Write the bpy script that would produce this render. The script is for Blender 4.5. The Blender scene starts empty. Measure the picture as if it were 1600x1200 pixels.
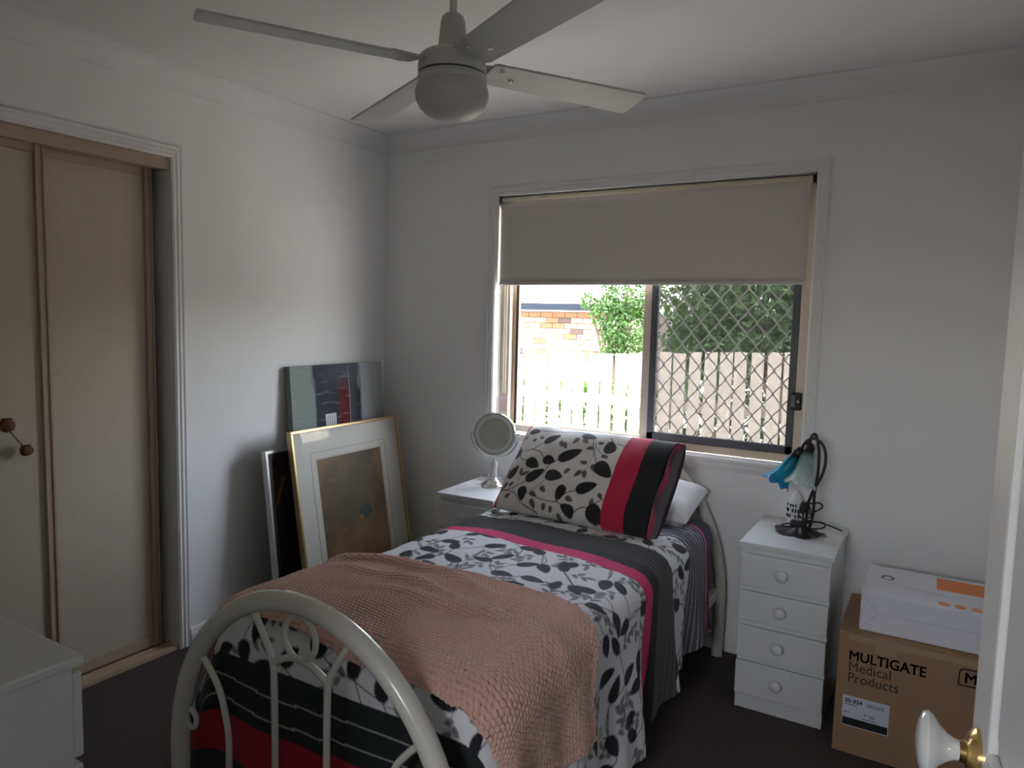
import bpy, math, random
import numpy as np
from mathutils import Vector, Matrix, Euler

scene = bpy.context.scene
COL = scene.collection
PI = math.pi

# ------------------------------------------------------------------ camera
F_PX, YAW, PITCH, ROLL = 1126.42, 0.5359, 0.0924, 0.0243
cam_data = bpy.data.cameras.new('camera')
cam_data.sensor_fit = 'HORIZONTAL'
cam_data.sensor_width = 36.0
cam_data.lens = F_PX / 1600.0 * 36.0
cam_data.clip_start = 0.02
cam = bpy.data.objects.new('camera', cam_data)
COL.objects.link(cam)
_f = Vector((-math.sin(YAW) * math.cos(PITCH), math.cos(YAW) * math.cos(PITCH), -math.sin(PITCH)))
_r = Vector((math.cos(YAW), math.sin(YAW), 0))
_u = _r.cross(_f)
_r2 = math.cos(ROLL) * _r + math.sin(ROLL) * _u
_u2 = -math.sin(ROLL) * _r + math.cos(ROLL) * _u
cam.matrix_world = Matrix(((_r2.x, _u2.x, -_f.x, 2.7094), (_r2.y, _u2.y, -_f.y, -3.1338),
                           (_r2.z, _u2.z, -_f.z, 1.4423), (0, 0, 0, 1)))
scene.camera = cam

# ------------------------------------------------------------------ light
world = bpy.data.worlds.new('world')
scene.world = world
world.use_nodes = True
wn, wl = world.node_tree.nodes, world.node_tree.links
wn.clear()
sky = wn.new('ShaderNodeTexSky')
sky.sky_type = 'NISHITA'
sky.sun_disc = False
sky.sun_elevation = math.radians(58)
sky.sun_rotation = math.radians(160)
sky.air_density, sky.dust_density, sky.ozone_density = 1.0, 3.0, 1.0
bg = wn.new('ShaderNodeBackground')
bg.inputs['Strength'].default_value = 0.55
wo = wn.new('ShaderNodeOutputWorld')
hs = wn.new('ShaderNodeHueSaturation')
hs.inputs['Saturation'].default_value = 0.45
wl.new(sky.outputs[0], hs.inputs['Color'])
wl.new(hs.outputs[0], bg.inputs[0])
wl.new(bg.outputs[0], wo.inputs[0])

sun_d = bpy.data.lights.new('sun', 'SUN')
sun_d.energy = 2.2
sun_d.angle = math.radians(0.6)
sun_d.color = (1.0, 0.95, 0.86)
sun = bpy.data.objects.new('sun', sun_d)
COL.objects.link(sun)
_sd = Vector((0.66, 0.05, 0.75))        # towards the sun: high, from the side of the house
sun.rotation_euler = _sd.to_track_quat('Z', 'Y').to_euler()

port_d = bpy.data.lights.new('window_portal', 'AREA')
port_d.shape = 'RECTANGLE'
port_d.size, port_d.size_y = 1.5, 1.2
port = bpy.data.objects.new('window_portal', port_d)
COL.objects.link(port)
port.location = (1.49, 0.15, 1.45)
port.rotation_euler = (math.radians(-90), 0, 0)
port_d.cycles.is_portal = True

port2_d = bpy.data.lights.new('fill_window_portal', 'AREA')  # sampling portal of the unseen hallway window added for fill
port2_d.shape = 'RECTANGLE'
port2_d.size, port2_d.size_y = 0.73, 0.62
port2 = bpy.data.objects.new('fill_window_portal', port2_d)
COL.objects.link(port2)
port2.location = (2.31, -4.62, 1.65)
port2.rotation_euler = (math.radians(90), 0, 0)
port2_d.cycles.is_portal = True

vs = scene.view_settings
vs.view_transform = 'Standard'
vs.look = 'None'
vs.gamma = 1.0
vs.use_curve_mapping = False
vs.exposure = 2.85

# ------------------------------------------------------------------ helpers
W = {}          # object -> world matrix


def tag(o, label=None, cat=None, group=None, kind=None):
    if label: o['label'] = label
    if cat: o['category'] = cat
    if group: o['group'] = group
    if kind: o['kind'] = kind
    return o


def thing(name, label, cat, loc=(0, 0, 0), rot=(0, 0, 0), group=None):
    o = bpy.data.objects.new(name, None)
    COL.objects.link(o)
    o.empty_display_size = 0.05
    o.location = loc
    o.rotation_euler = rot
    W[o] = Matrix.Translation(loc) @ Euler(rot).to_matrix().to_4x4()
    return tag(o, label, cat, group)


class G:
    """collects geometry; build() links it as one mesh object"""
    def __init__(s):
        s.v, s.f = [], []

    def add(s, v, f):
        n = len(s.v)
        s.v += [tuple(p) for p in v]
        s.f += [tuple(i + n for i in q) for q in f]
        return s

    def box(s, x0, x1, y0, y1, z0, z1):
        return s.add([(x0, y0, z0), (x1, y0, z0), (x1, y1, z0), (x0, y1, z0), (x0, y0, z1), (x1, y0, z1), (x1, y1, z1), (x0, y1, z1)],
                     [(3, 2, 1, 0), (4, 5, 6, 7), (0, 1, 5, 4), (1, 2, 6, 5), (2, 3, 7, 6), (3, 0, 4, 7)])

    def prism(s, poly, axis, a0, a1):
        """poly: 2D outline; axis 'x': poly=(y,z); 'y': (x,z); 'z': (x,y)"""
        n = len(poly)
        def P(p, a):
            return {'x': (a, p[0], p[1]), 'y': (p[0], a, p[1]), 'z': (p[0], p[1], a)}[axis]
        v = [P(p, a0) for p in poly] + [P(p, a1) for p in poly]
        f = [tuple(range(n))[::-1], tuple(range(n, 2 * n))]
        f += [(i, (i + 1) % n, n + (i + 1) % n, n + i) for i in range(n)]
        return s.add(v, f)

    def lathe(s, prof, n=24, c=(0, 0, 0), axis='z', cap=True):
        v, f = [], []
        for (r, h) in prof:
            for k in range(n):
                a = 2 * PI * k / n
                p = (r * math.cos(a), r * math.sin(a), h)
                if axis == 'x': p = (p[2], p[0], p[1])
                if axis == 'y': p = (p[1], p[2], p[0])
                v.append((p[0] + c[0], p[1] + c[1], p[2] + c[2]))
        m = len(prof)
        for i in range(m - 1):
            for k in range(n):
                f.append((i * n + k, i * n + (k + 1) % n, (i + 1) * n + (k + 1) % n, (i + 1) * n + k))
        if cap:
            f.append(tuple(range(n))[::-1])
            f.append(tuple((m - 1) * n + k for k in range(n)))
        return s.add(v, f)

    def tube(s, pts, r, n=10, closed=False, cap=True):
        P = [Vector(p) for p in pts]
        m = len(P)
        rr = r if hasattr(r, '__len__') else [r] * m
        v, f = [], []
        prev = None
        for i in range(m):
            if closed: t = (P[(i + 1) % m] - P[i - 1])
            else: t = P[min(i + 1, m - 1)] - P[max(i - 1, 0)]
            t.normalize()
            if prev is None:
                a = Vector((0, 0, 1)) if abs(t.z) < 0.9 else Vector((1, 0, 0))
                nrm = t.cross(a).normalized()
            else:
                nrm = (prev - t * prev.dot(t)).normalized()
            prev = nrm
            b = t.cross(nrm)
            for k in range(n):
                a = 2 * PI * k / n
                v.append(P[i] + (nrm * math.cos(a) + b * math.sin(a)) * rr[i])
        for i in range(m if closed else m - 1):
            j = (i + 1) % m
            for k in range(n):
                f.append((i * n + k, i * n + (k + 1) % n, j * n + (k + 1) % n, j * n + k))
        if cap and not closed:
            f.append(tuple(range(n))[::-1])
            f.append(tuple((m - 1) * n + k for k in range(n)))
        return s.add(v, f)

    def build(s, name, mat, parent=None, smooth=False, bevel=0, local=False, seg=2):
        me = bpy.data.meshes.new(name)
        vv = s.v
        if parent is not None and not local:
            inv = W[parent].inverted()
            vv = [inv @ Vector(p) for p in vv]
        me.from_pydata([tuple(p) for p in vv], [], s.f)
        me.validate()
        o = bpy.data.objects.new(name, me)
        COL.objects.link(o)
        if mat: me.materials.append(mat)
        if smooth:
            me.polygons.foreach_set('use_smooth', [True] * len(me.polygons))
            try: me.set_sharp_from_angle(angle=math.radians(50))
            except Exception: pass
        if parent is not None:
            o.parent = parent
            W[o] = W[parent].copy()
        else:
            W[o] = Matrix.Identity(4)
        if bevel:
            b = o.modifiers.new('bevel', 'BEVEL')
            b.width, b.segments, b.limit_method = bevel, seg, 'ANGLE'
            b.angle_limit = math.radians(40)
        me.update()
        return o


def curve_pts(ctrl, n=40, closed=False):
    """Catmull-Rom through control points"""
    P = [Vector(p) for p in ctrl]
    out = []
    m = len(P)
    segs = m if closed else m - 1
    per = max(2, n // segs)
    for i in range(segs):
        p1, p2 = P[i], P[(i + 1) % m]
        p0 = P[i - 1] if (i > 0 or closed) else p1 * 2 - p2
        p3 = P[(i + 2) % m] if (i + 2 < m or closed) else p2 * 2 - p1
        for k in range(per):
            t = k / per
            out.append(0.5 * ((2 * p1) + (p2 - p0) * t + (2 * p0 - 5 * p1 + 4 * p2 - p3) * t * t + (3 * p1 - p0 - 3 * p2 + p3) * t ** 3))
    if not closed: out.append(P[-1])
    return out


def S(o, label=None):
    return tag(o, label=label, kind='structure')


# ------------------------------------------------------------------ materials
def mat(name, col, rough=0.6, var=0.06, scale=8.0, bump=0.0, bscale=60.0, metal=0.0, spec=0.4, sheen=0.0, coat=0.0):
    m = bpy.data.materials.new(name)
    m.use_nodes = True
    n, l = m.node_tree.nodes, m.node_tree.links
    b = n['Principled BSDF']
    b.inputs['Roughness'].default_value = rough
    b.inputs['Metallic'].default_value = metal
    b.inputs['Specular IOR Level'].default_value = spec
    b.inputs['Sheen Weight'].default_value = sheen
    b.inputs['Coat Weight'].default_value = coat
    tc = n.new('ShaderNodeTexCoord')
    no = n.new('ShaderNodeTexNoise')
    no.inputs['Scale'].default_value = scale
    no.inputs['Detail'].default_value = 4
    l.new(tc.outputs['Object'], no.inputs['Vector'])
    mx = n.new('ShaderNodeMix'); mx.data_type = 'RGBA'
    mx.inputs['A'].default_value = (*[max(0, c * (1 - var)) for c in col], 1)
    mx.inputs['B'].default_value = (*[min(1, c * (1 + var)) for c in col], 1)
    l.new(no.outputs['Fac'], mx.inputs['Factor'])
    l.new(mx.outputs['Result'], b.inputs['Base Color'])
    if bump:
        n2 = n.new('ShaderNodeTexNoise')
        n2.inputs['Scale'].default_value = bscale
        n2.inputs['Detail'].default_value = 3
        l.new(tc.outputs['Object'], n2.inputs['Vector'])
        bp = n.new('ShaderNodeBump')
        bp.inputs['Strength'].default_value = bump
        bp.inputs['Distance'].default_value = 0.01
        l.new(n2.outputs['Fac'], bp.inputs['Height'])
        l.new(bp.outputs['Normal'], b.inputs['Normal'])
    return m


def attr_mat(name, rough=0.8, sheen=0.3, bump=0.15, bscale=500):
    m = mat(name, (1, 1, 1), rough, bump=bump, bscale=bscale, sheen=sheen, spec=0.25)
    n, l = m.node_tree.nodes, m.node_tree.links
    a = n.new('ShaderNodeAttribute'); a.attribute_name = 'print'
    l.new(a.outputs['Color'], n['Principled BSDF'].inputs['Base Color'])
    return m


M_wall = mat('white wall paint', (0.87, 0.865, 0.85), 0.75, var=0.02, scale=2, bump=0.03, bscale=120)
M_ceil = mat('ceiling paint', (0.84, 0.83, 0.81), 0.85, var=0.02, scale=2, bump=0.03, bscale=150)
M_trim = mat('white gloss trim paint', (0.82, 0.81, 0.79), 0.35, var=0.02)
M_carpet = mat('dark brown carpet', (0.060, 0.036, 0.030), 0.95, var=0.45, scale=60, bump=0.8, bscale=350, spec=0.1, sheen=0.2)
M_beige = mat('beige vinyl door panel', (0.52, 0.45, 0.36), 0.6, var=0.05, scale=30, bump=0.04, bscale=300)
M_tan = mat('tan aluminium', (0.46, 0.36, 0.26), 0.4, var=0.04)
M_cream_al = mat('cream aluminium', (0.66, 0.56, 0.44), 0.4, var=0.03)
M_dark_al = mat('charcoal screen frame', (0.10, 0.10, 0.115), 0.45, var=0.1)
M_bronze_al = mat('grey bronze grille', (0.58, 0.55, 0.50), 0.4, var=0.1)
M_black = mat('black plastic', (0.012, 0.012, 0.013), 0.45, var=0.2)
M_white_lac = mat('white painted wood', (0.72, 0.73, 0.72), 0.4, var=0.03, bump=0.03, bscale=40)
M_enamel = mat('cream enamel tube', (0.66, 0.64, 0.57), 0.22, var=0.03, spec=0.5, coat=0.3)
M_fan = mat('white fan enamel', (0.62, 0.61, 0.57), 0.4, var=0.02)
M_blade = mat('pale fan blade', (0.58, 0.60, 0.57), 0.5, var=0.03, scale=3)
M_globe = mat('frosted globe glass', (0.60, 0.58, 0.56), 0.45, var=0.02)
M_chrome = mat('chrome', (0.82, 0.82, 0.80), 0.12, var=0.03, metal=1.0)
M_mirror = mat('mirror', (0.88, 0.89, 0.88), 0.03, var=0.0, metal=1.0)
M_gold = mat('gold frame leaf', (0.66, 0.49, 0.24), 0.35, var=0.15, metal=0.8)
M_silver = mat('silver frame edge', (0.62, 0.62, 0.60), 0.35, var=0.1, metal=0.8)
M_blackwood = mat('black frame wood', (0.02, 0.018, 0.017), 0.4, var=0.2)
M_mat = mat('cream mat board', (0.62, 0.60, 0.53), 0.8, var=0.03)
M_mat2 = mat('inner mat board', (0.56, 0.50, 0.41), 0.8, var=0.03)
M_navy = mat('navy sheet', (0.045, 0.050, 0.095), 0.8, var=0.15, sheen=0.3, bump=0.1, bscale=300)
M_whitecloth = mat('white pillow cotton', (0.78, 0.78, 0.77), 0.85, var=0.03, sheen=0.2, bump=0.15, bscale=25)
M_base = mat('dark bed base cloth', (0.05, 0.05, 0.055), 0.9, var=0.2)
M_blanket = mat('peach waffle fleece', (0.70, 0.415, 0.325), 0.95, var=0.10, scale=14, sheen=0.5, bump=0.25, bscale=500, spec=0.1)
M_card = mat('brown cardboard', (0.36, 0.215, 0.115), 0.8, var=0.08, scale=5, bump=0.04, bscale=200)
M_tape = mat('clear packing tape', (0.44, 0.30, 0.18), 0.25, var=0.1)
M_ink = mat('dark brown ink', (0.045, 0.028, 0.022), 0.8, var=0.05)
M_blackink = mat('black ink', (0.012, 0.014, 0.016), 0.7, var=0.05)
M_sticker = mat('white sticker', (0.62, 0.66, 0.72), 0.5, var=0.02)
M_greyink = mat('grey ink', (0.22, 0.23, 0.26), 0.7, var=0.05)
M_whitebox = mat('white carton', (0.74, 0.74, 0.79), 0.5, var=0.02)
M_orange = mat('orange print', (0.80, 0.24, 0.06), 0.5, var=0.05)
M_crease = mat('carton crease', (0.50, 0.50, 0.54), 0.6, var=0.05)
M_brass = mat('brass', (0.72, 0.50, 0.20), 0.2, var=0.05, metal=1.0)
M_porc = mat('white porcelain', (0.78, 0.78, 0.75), 0.1, var=0.01, coat=0.6)
M_bronze = mat('dark bronze', (0.055, 0.040, 0.040), 0.35, var=0.25, metal=0.6)
M_cable = mat('black cable', (0.015, 0.013, 0.014), 0.5, var=0.1)
M_cardtag = mat('pale pink card', (0.72, 0.58, 0.53), 0.7, var=0.03)
M_cord = mat('cream cord', (0.66, 0.60, 0.48), 0.6, var=0.03)
M_pod = mat('dried seed pod', (0.16, 0.07, 0.03), 0.8, var=0.4, scale=60, bump=0.4, bscale=120)
M_stem = mat('dried stem', (0.22, 0.17, 0.10), 0.8, var=0.2)
M_ceramic = mat('white ceramic', (0.75, 0.75, 0.74), 0.4, var=0.02)
M_blind = mat('taupe blind cloth', (0.68, 0.635, 0.56), 0.85, var=0.04, scale=90, bump=0.08, bscale=400)
M_blindtube = mat('cream blind tube', (0.78, 0.72, 0.54), 0.5, var=0.02)
M_picket = mat('weathered fence paling', (0.29, 0.255, 0.21), 0.9, var=0.25, scale=12, bump=0.3, bscale=60)
M_ground = mat('pale bounce ground', (0.48, 0.46, 0.42), 0.95, var=0.3, scale=6)  # unseen ground made pale so it bounces daylight onto the ceiling
M_bark = mat('bark', (0.16, 0.11, 0.075), 0.95, var=0.3, scale=20, bump=0.5, bscale=40)
M_brick1 = mat('orange brick', (0.20, 0.092, 0.048), 0.9, var=0.2, scale=15, bump=0.2)
M_brick2 = mat('cream brick', (0.33, 0.235, 0.150), 0.9, var=0.15, scale=15, bump=0.2)
M_brick3 = mat('grey brown brick', (0.075, 0.05, 0.042), 0.9, var=0.15, scale=15, bump=0.2)
M_mortar = mat('mortar', (0.10, 0.08, 0.065), 0.95, var=0.1)
M_gutter = mat('blue grey gutter', (0.016, 0.019, 0.026), 1.0, var=0.08, spec=0.0)
M_fascia = mat('white fascia', (0.8, 0.8, 0.78), 0.6, var=0.02)
M_roof = mat('pale metal roof', (0.72, 0.72, 0.70), 0.5, var=0.05)


def leaf_material():
    m = mat('green leaves', (0.038, 0.085, 0.022), 0.55, var=0.6, scale=3.0, spec=0.4)
    n, l = m.node_tree.nodes, m.node_tree.links
    b = n['Principled BSDF']
    t = n.new('ShaderNodeBsdfTranslucent'); t.inputs[0].default_value = (0.10, 0.19, 0.025, 1)
    mx = n.new('ShaderNodeMixShader'); mx.inputs[0].default_value = 0.35
    out = n['Material Output']
    l.new(b.outputs[0], mx.inputs[1]); l.new(t.outputs[0], mx.inputs[2]); l.new(mx.outputs[0], out.inputs[0])
    return m


M_leaf = leaf_material()


def see_through(name, col, trans, rough=0.05, gloss=True):
    """a thin sheet that lets `trans` of the light straight through"""
    m = bpy.data.materials.new(name); m.use_nodes = True
    n, l = m.node_tree.nodes, m.node_tree.links
    n.remove(n['Principled BSDF'])
    t = n.new('ShaderNodeBsdfTransparent')
    if gloss:
        g = n.new('ShaderNodeBsdfGlossy'); g.inputs['Roughness'].default_value = rough
        g.inputs['Color'].default_value = (*col, 1)
    else:
        g = n.new('ShaderNodeBsdfDiffuse'); g.inputs['Color'].default_value = (*col, 1)
    mx = n.new('ShaderNodeMixShader'); mx.inputs[0].default_value = 1 - trans
    l.new(t.outputs[0], mx.inputs[1]); l.new(g.outputs[0], mx.inputs[2])
    l.new(mx.outputs[0], n['Material Output'].inputs[0])
    return m


M_glass = see_through('window glass', (0.9, 0.92, 0.92), 0.93)
M_picglass = see_through('picture glass', (0.9, 0.9, 0.9), 0.965)
M_fly = see_through('insect mesh', (0.10, 0.10, 0.10), 0.24, gloss=False)

# ------------------------------------------------------------------ room shell
RX, RY, H = 3.02, -3.06, 2.40          # right wall, near wall, ceiling
WX0, WX1, WZ0, WZ1 = 0.742, 2.2405, 0.857, 2.048      # window opening
AY0, AY1, AZ = -1.305, -2.80, 2.045    # wardrobe opening
DX0, DX1, DZ = 1.98, 2.84, 2.06        # doorway behind the camera

S(G().box(-0.75, RX + 0.1, -4.6, 0.0, -0.1, 0).build('floor', M_carpet))
S(G().box(-0.75, RX + 0.1, -4.6, 0.16, H, H + 0.15).build('ceiling', M_ceil))
g = G()
g.box(-0.12, WX0, 0, 0.16, -0.1, H); g.box(WX1, RX + 0.1, 0, 0.16, -0.1, H)
g.box(WX0, WX1, 0, 0.16, -0.1, WZ0 - 0.02); g.box(WX0, WX1, 0, 0.16, WZ1, H)
S(g.build('wall_far', M_wall))
g = G()
g.box(-0.12, 0, AY0, 0, 0, H); g.box(-0.12, 0, AY1, AY0, AZ, H); g.box(-0.12, 0, -4.6, AY1, 0, H)
g.box(-0.75, -0.70, AY1 - 0.1, AY0 + 0.1, 0, H); g.box(-0.70, -0.12, AY0, AY0 + 0.1, 0, H); g.box(-0.70, -0.12, AY1 - 0.1, AY1, 0, H)
S(g.build('wall_left', M_wall))
S(G().box(RX, RX + 0.1, -4.6, 0, 0, H).build('wall_right', M_wall))
g = G()
g.box(0, DX0, RY - 0.1, RY, 0, H); g.box(DX1, RX, RY - 0.1, RY, 0, H); g.box(DX0, DX1, RY - 0.1, RY, DZ, H)
S(g.build('wall_near', M_wall))
g = G()           # unseen hallway behind the camera; its window is added for fill light
HWX0, HWX1, HWZ0, HWZ1 = 1.95, 2.68, 1.35, 1.97
g.box(0, HWX0, -4.6, -4.5, 0, H); g.box(HWX1, RX, -4.6, -4.5, 0, H); g.box(HWX0, HWX1, -4.6, -4.5, 0, HWZ0); g.box(HWX0, HWX1, -4.6, -4.5, HWZ1, H)
S(g.build('wall_hall', M_wall))
w2 = thing('added_fill_window', 'small plain window added to the unseen hallway for fill light', None, ((HWX0 + HWX1) / 2, -4.55, HWZ0))
tag(w2, kind='structure')
g = G(); g.box(HWX0, HWX0 + 0.04, -4.58, -4.52, HWZ0, HWZ1); g.box(HWX1 - 0.04, HWX1, -4.58, -4.52, HWZ0, HWZ1); g.box(HWX0, HWX1, -4.58, -4.52, HWZ0, HWZ0 + 0.04); g.box(HWX0, HWX1, -4.58, -4.52, HWZ1 - 0.04, HWZ1)
g.build('window_frame', M_cream_al, w2)
G().box(HWX0 + 0.03, HWX1 - 0.03, -4.552, -4.548, HWZ0 + 0.03, HWZ1 - 0.03).build('pane', M_glass, w2)

# cove cornice
def cove(d=0.0821, k=6):
    p = [(0, 0), (0, -d)]
    p += [(d - (d - 0.006) * math.cos(a) , -d + (d - 0.006) * math.sin(a)) for a in [PI / 2 * i / k for i in range(1, k)]]
    p = [(0, 0), (0, -d), (0.006, -d)] + [(d - (d - 0.006) * math.cos(PI / 2 * i / k), -d + (d - 0.006) * math.sin(PI / 2 * i / k)) for i in range(1, k)] + [(d, -0.006), (d, 0)]
    return p
cv = cove()
S(G().prism([(-a, H + b) for a, b in cv], 'x', 0, RX).build('trim_1', M_ceil, smooth=True), 'white cove cornice above the window wall')
S(G().prism([(a, H + b) for a, b in cv], 'y', RY, 0).build('trim_2', M_ceil, smooth=True), 'white cove cornice above the wardrobe wall')
S(G().prism([(RX - a, H + b) for a, b in cv], 'y', RY, 0).build('trim_3', M_ceil, smooth=True))
S(G().prism([(RY + a, H + b) for a, b in cv], 'x', 0, RX).build('trim_4', M_ceil, smooth=True))


def base_prof(h=0.075, t=0.015):
    return [(0, 0), (t, 0), (t, h - 0.028), (t - 0.003, h - 0.022), (t - 0.003, h - 0.012), (0.006, h), (0, h)]
bp_ = base_prof()
S(G().prism([(-a, z) for a, z in bp_], 'x', 0, RX).build('baseboard_far', M_trim))
S(G().prism([(a, z) for a, z in bp_], 'y', -1.25, 0).build('baseboard_left', M_trim))
S(G().prism([(RX - a, z) for a, z in bp_], 'y', RY, 0).build('baseboard_right', M_trim))
S(G().prism([(RY + a, z) for a, z in bp_], 'x', 0, DX0 - 0.06).build('baseboard_near', M_trim))

# architraves: stepped profile (offset from opening edge, proud of wall)
AP = [(0, 0), (0, 0.012), (0.008, 0.017), (0.018, 0.013), (0.026, 0.018), (0.036, 0.014), (0.044, 0.018), (0.050, 0.010), (0.050, 0)]


def frame_sweep(g, corners, place):
    """sweep AP around polyline corners [(u,v,(du,dv))...]; (du,dv) is the outward direction at that corner"""
    n = len(AP)
    v = []
    for (u, w, du, dw) in corners:
        for (a, h) in AP:
            v.append(place(u + du * a, w + dw * a, h))
    f = []
    for i in range(len(corners) - 1):
        for k in range(n):
            f.append((i * n + k, i * n + (k + 1) % n, (i + 1) * n + (k + 1) % n, (i + 1) * n + k))
    f.append(tuple(range(n))); f.append(tuple((len(corners) - 1) * n + k for k in range(n))[::-1])
    g.add(v, f)


g = G()
frame_sweep(g, [(AY0, 0, 1, 0), (AY0, AZ, 1, 1), (AY1, AZ, -1, 1), (AY1, 0, -1, 0)], lambda u, w, h: (h, u, w))
S(g.build('trim_5', M_trim), 'white moulded architrave around the wardrobe opening')
g = G()
frame_sweep(g, [(WX0, WZ0, -1, 0), (WX0, WZ1, -1, 1), (WX1, WZ1, 1, 1), (WX1, WZ0, 1, 0)], lambda u, w, h: (u, -h, w))
S(g.build('trim_6', M_trim), 'white moulded architrave around the window')
g = G()
frame_sweep(g, [(DX0, 0, -1, 0), (DX0, DZ, -1, 1), (DX1, DZ, 1, 1), (DX1, 0, 1, 0)], lambda u, w, h: (u, RY + h, w))
S(g.build('trim_7', M_trim))
# window sill board with moulded apron
S(G().box(WX0 - 0.055, WX1 + 0.055, -0.032, 0.05, WZ0 - 0.016, WZ0).build('trim_8', M_trim, bevel=0.004), 'white window sill board')
g = G().prism([(0, WZ0 - 0.016), (-0.018, WZ0 - 0.016), (-0.014, WZ0 - 0.028), (-0.018, WZ0 - 0.036), (-0.010, WZ0 - 0.058), (0, WZ0 - 0.060)], 'x', WX0 - 0.045, WX1 + 0.045)
S(g.build('trim_9', M_trim), 'white moulding under the window sill')

# ------------------------------------------------------------------ window
win = thing('window_1', 'cream aluminium sliding window with a diamond security screen on its right half', None, ((WX0 + WX1) / 2, 0.1, WZ0))
tag(win, kind='structure')
FY0, FY1 = 0.055, 0.135
g = G()
g.box(WX0, WX0 + 0.052, FY0, FY1, WZ0, WZ1); g.box(WX1 - 0.045, WX1, FY0, FY1, WZ0, WZ1)
g.box(WX0, WX1, FY0, FY1, WZ0, WZ0 + 0.034); g.box(WX0, WX1, FY0, FY1, WZ1 - 0.035, WZ1)
g.box(WX0 + 0.052, WX1 - 0.028, FY0 + 0.02, FY0 + 0.026, WZ0 + 0.022, WZ0 + 0.034)
g.build('window_frame', M_cream_al, win, bevel=0.003)
g = G()       # fixed left sash
sx0, sx1, sz0, sz1 = WX0 + 0.052, 1.548, WZ0 + 0.022, WZ1 - 0.035
g.box(sx0, sx0 + 0.022, 0.09, 0.125, sz0, sz1); g.box(1.508, sx1, 0.075, 0.125, sz0, sz1)
g.box(sx0, sx1, 0.09, 0.125, sz0, sz0 + 0.018); g.box(sx0, sx1, 0.09, 0.125, sz1 - 0.03, sz1)
sash = g.build('sash', M_cream_al, win, bevel=0.002)
G().box(sx0 + 0.019, sx0 + 0.032, 0.086, 0.093, sz0, sz1).build('glazing_seal', mat('brown glazing seal', (0.06, 0.03, 0.02), 0.6), sash)
# the left pane is slid open to the right half, behind the screen: the glass sits there
G().box(1.56, 2.195, 0.118, 0.122, sz0, sz1).build('pane', M_glass, win)
scr = G()
q0, q1, r0, r1 = 1.549, 2.1945, WZ0 + 0.035, WZ1 - 0.035
scr.box(q0, q0 + 0.032, 0.060, 0.085, r0, r1); scr.box(q1 - 0.030, q1, 0.060, 0.085, r0, r1)
scr.box(q0, q1, 0.060, 0.085, r0, r0 + 0.034); scr.box(q0, q1, 0.060, 0.085, r1 - 0.04, r1)
screen = scr.build('security_screen', M_dark_al, win, bevel=0.002)
pitch, per = 0.0405, 0.100
ns = int((q1 - q0 - 0.06) / pitch)
for i in range(ns + 1):
    xc = q0 + 0.036 + pitch * (i + 0.5) - 0.008
    pts = []
    z = r0 + 0.03
    sgn = 1 if i % 2 else -1
    while z < r1 - 0.03:
        ph = ((z - r0) / per) % 1.0
        tri = 4 * abs(ph - 0.5) - 1                      # -1..1
        tri = max(-0.86, min(0.86, tri)) / 0.86
        pts.append((min(max(xc + sgn * tri * pitch * 0.5, q0 + 0.02), q1 - 0.02), 0.066 + 0.001 * (i % 2), z))
        z += 0.0125
    G().tube(pts, 0.0032, 6).build('grille_strand', M_bronze_al, screen, smooth=True)
G().add([(q0 + 0.02, 0.078, r0 + 0.02), (q1 - 0.02, 0.078, r0 + 0.02), (q1 - 0.02, 0.078, r1 - 0.02), (q0 + 0.02, 0.078, r1 - 0.02)], [(0, 1, 2, 3)]).build('insect_mesh', M_fly, screen)
# latch
g = G().prism([(2.178, 1.098), (2.186, 1.085), (2.224, 1.085), (2.224, 1.158), (2.186, 1.158), (2.178, 1.145)], 'y', 0.028, 0.060)
latch = g.build('latch', M_black, win, bevel=0.003)
G().box(2.184, 2.200, 0.026, 0.0285, 1.098, 1.146).build('latch_grip', mat('grey latch grip', (0.16, 0.16, 0.165), 0.4), latch)
G().lathe([(0.006, 0.026), (0.006, 0.029)], 12, (2.212, 0, 1.122), 'y').build('lock_cylinder', M_chrome, latch)

# ------------------------------------------------------------------ roller blind
bl = thing('roller_blind', 'taupe roller blind pulled halfway down over the window', 'blind', (1.48, 0.03, 2.03))
TUBE_R, BX0, BX1, BZ = 0.017, 0.752, 2.214, 1.613
G().lathe([(TUBE_R, BX0 - 0.004), (TUBE_R, BX1 + 0.004)], 20, (0, 0.036, 2.026), 'x').build('tube', M_blindtube, bl, smooth=True)
g = G()
nz = 12
v, f = [], []
for i in range(25):
    x = BX0 + (BX1 - BX0) * i / 24
    for k in range(nz + 1):
        z = 2.018 + (BZ - 2.018) * k / nz
        y = 0.017 + 0.003 * math.sin(x * 9 + z * 3) * (k / nz)
        v.append((x, y, z))
for i in range(24):
    for k in range(nz):
        a = i * (nz + 1) + k
        f.append((a, a + 1, a + nz + 2, a + nz + 1))
cl = g.add(v, f).build('blind_cloth', M_blind, bl, smooth=True)
so = cl.modifiers.new('thick', 'SOLIDIFY'); so.thickness = 0.0012
G().box(BX0 - 0.001, BX1 + 0.001, 0.010, 0.025, BZ - 0.010, BZ + 0.006).build('bottom_rail', mat('pale bottom rail', (0.6, 0.58, 0.53), 0.5), bl, bevel=0.003)
for bx, sg in ((WX0 + 0.001, 1), (WX1 - 0.007, -1)):
    g = G().prism([(0.008, 2.047), (0.060, 2.047), (0.060, 2.030), (0.048, 1.995), (0.030, 1.988), (0.010, 2.015)], 'x', bx, bx + 0.006)
    g.lathe([(0.019, bx + (0.006 if sg > 0 else -0.004)), (0.019, bx + (0.010 if sg > 0 else 0.0))], 16, (0, 0.036, 2.026), 'x')
    g.build('bracket', mat('dark grey bracket', (0.10, 0.095, 0.085), 0.4), bl)
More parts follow.
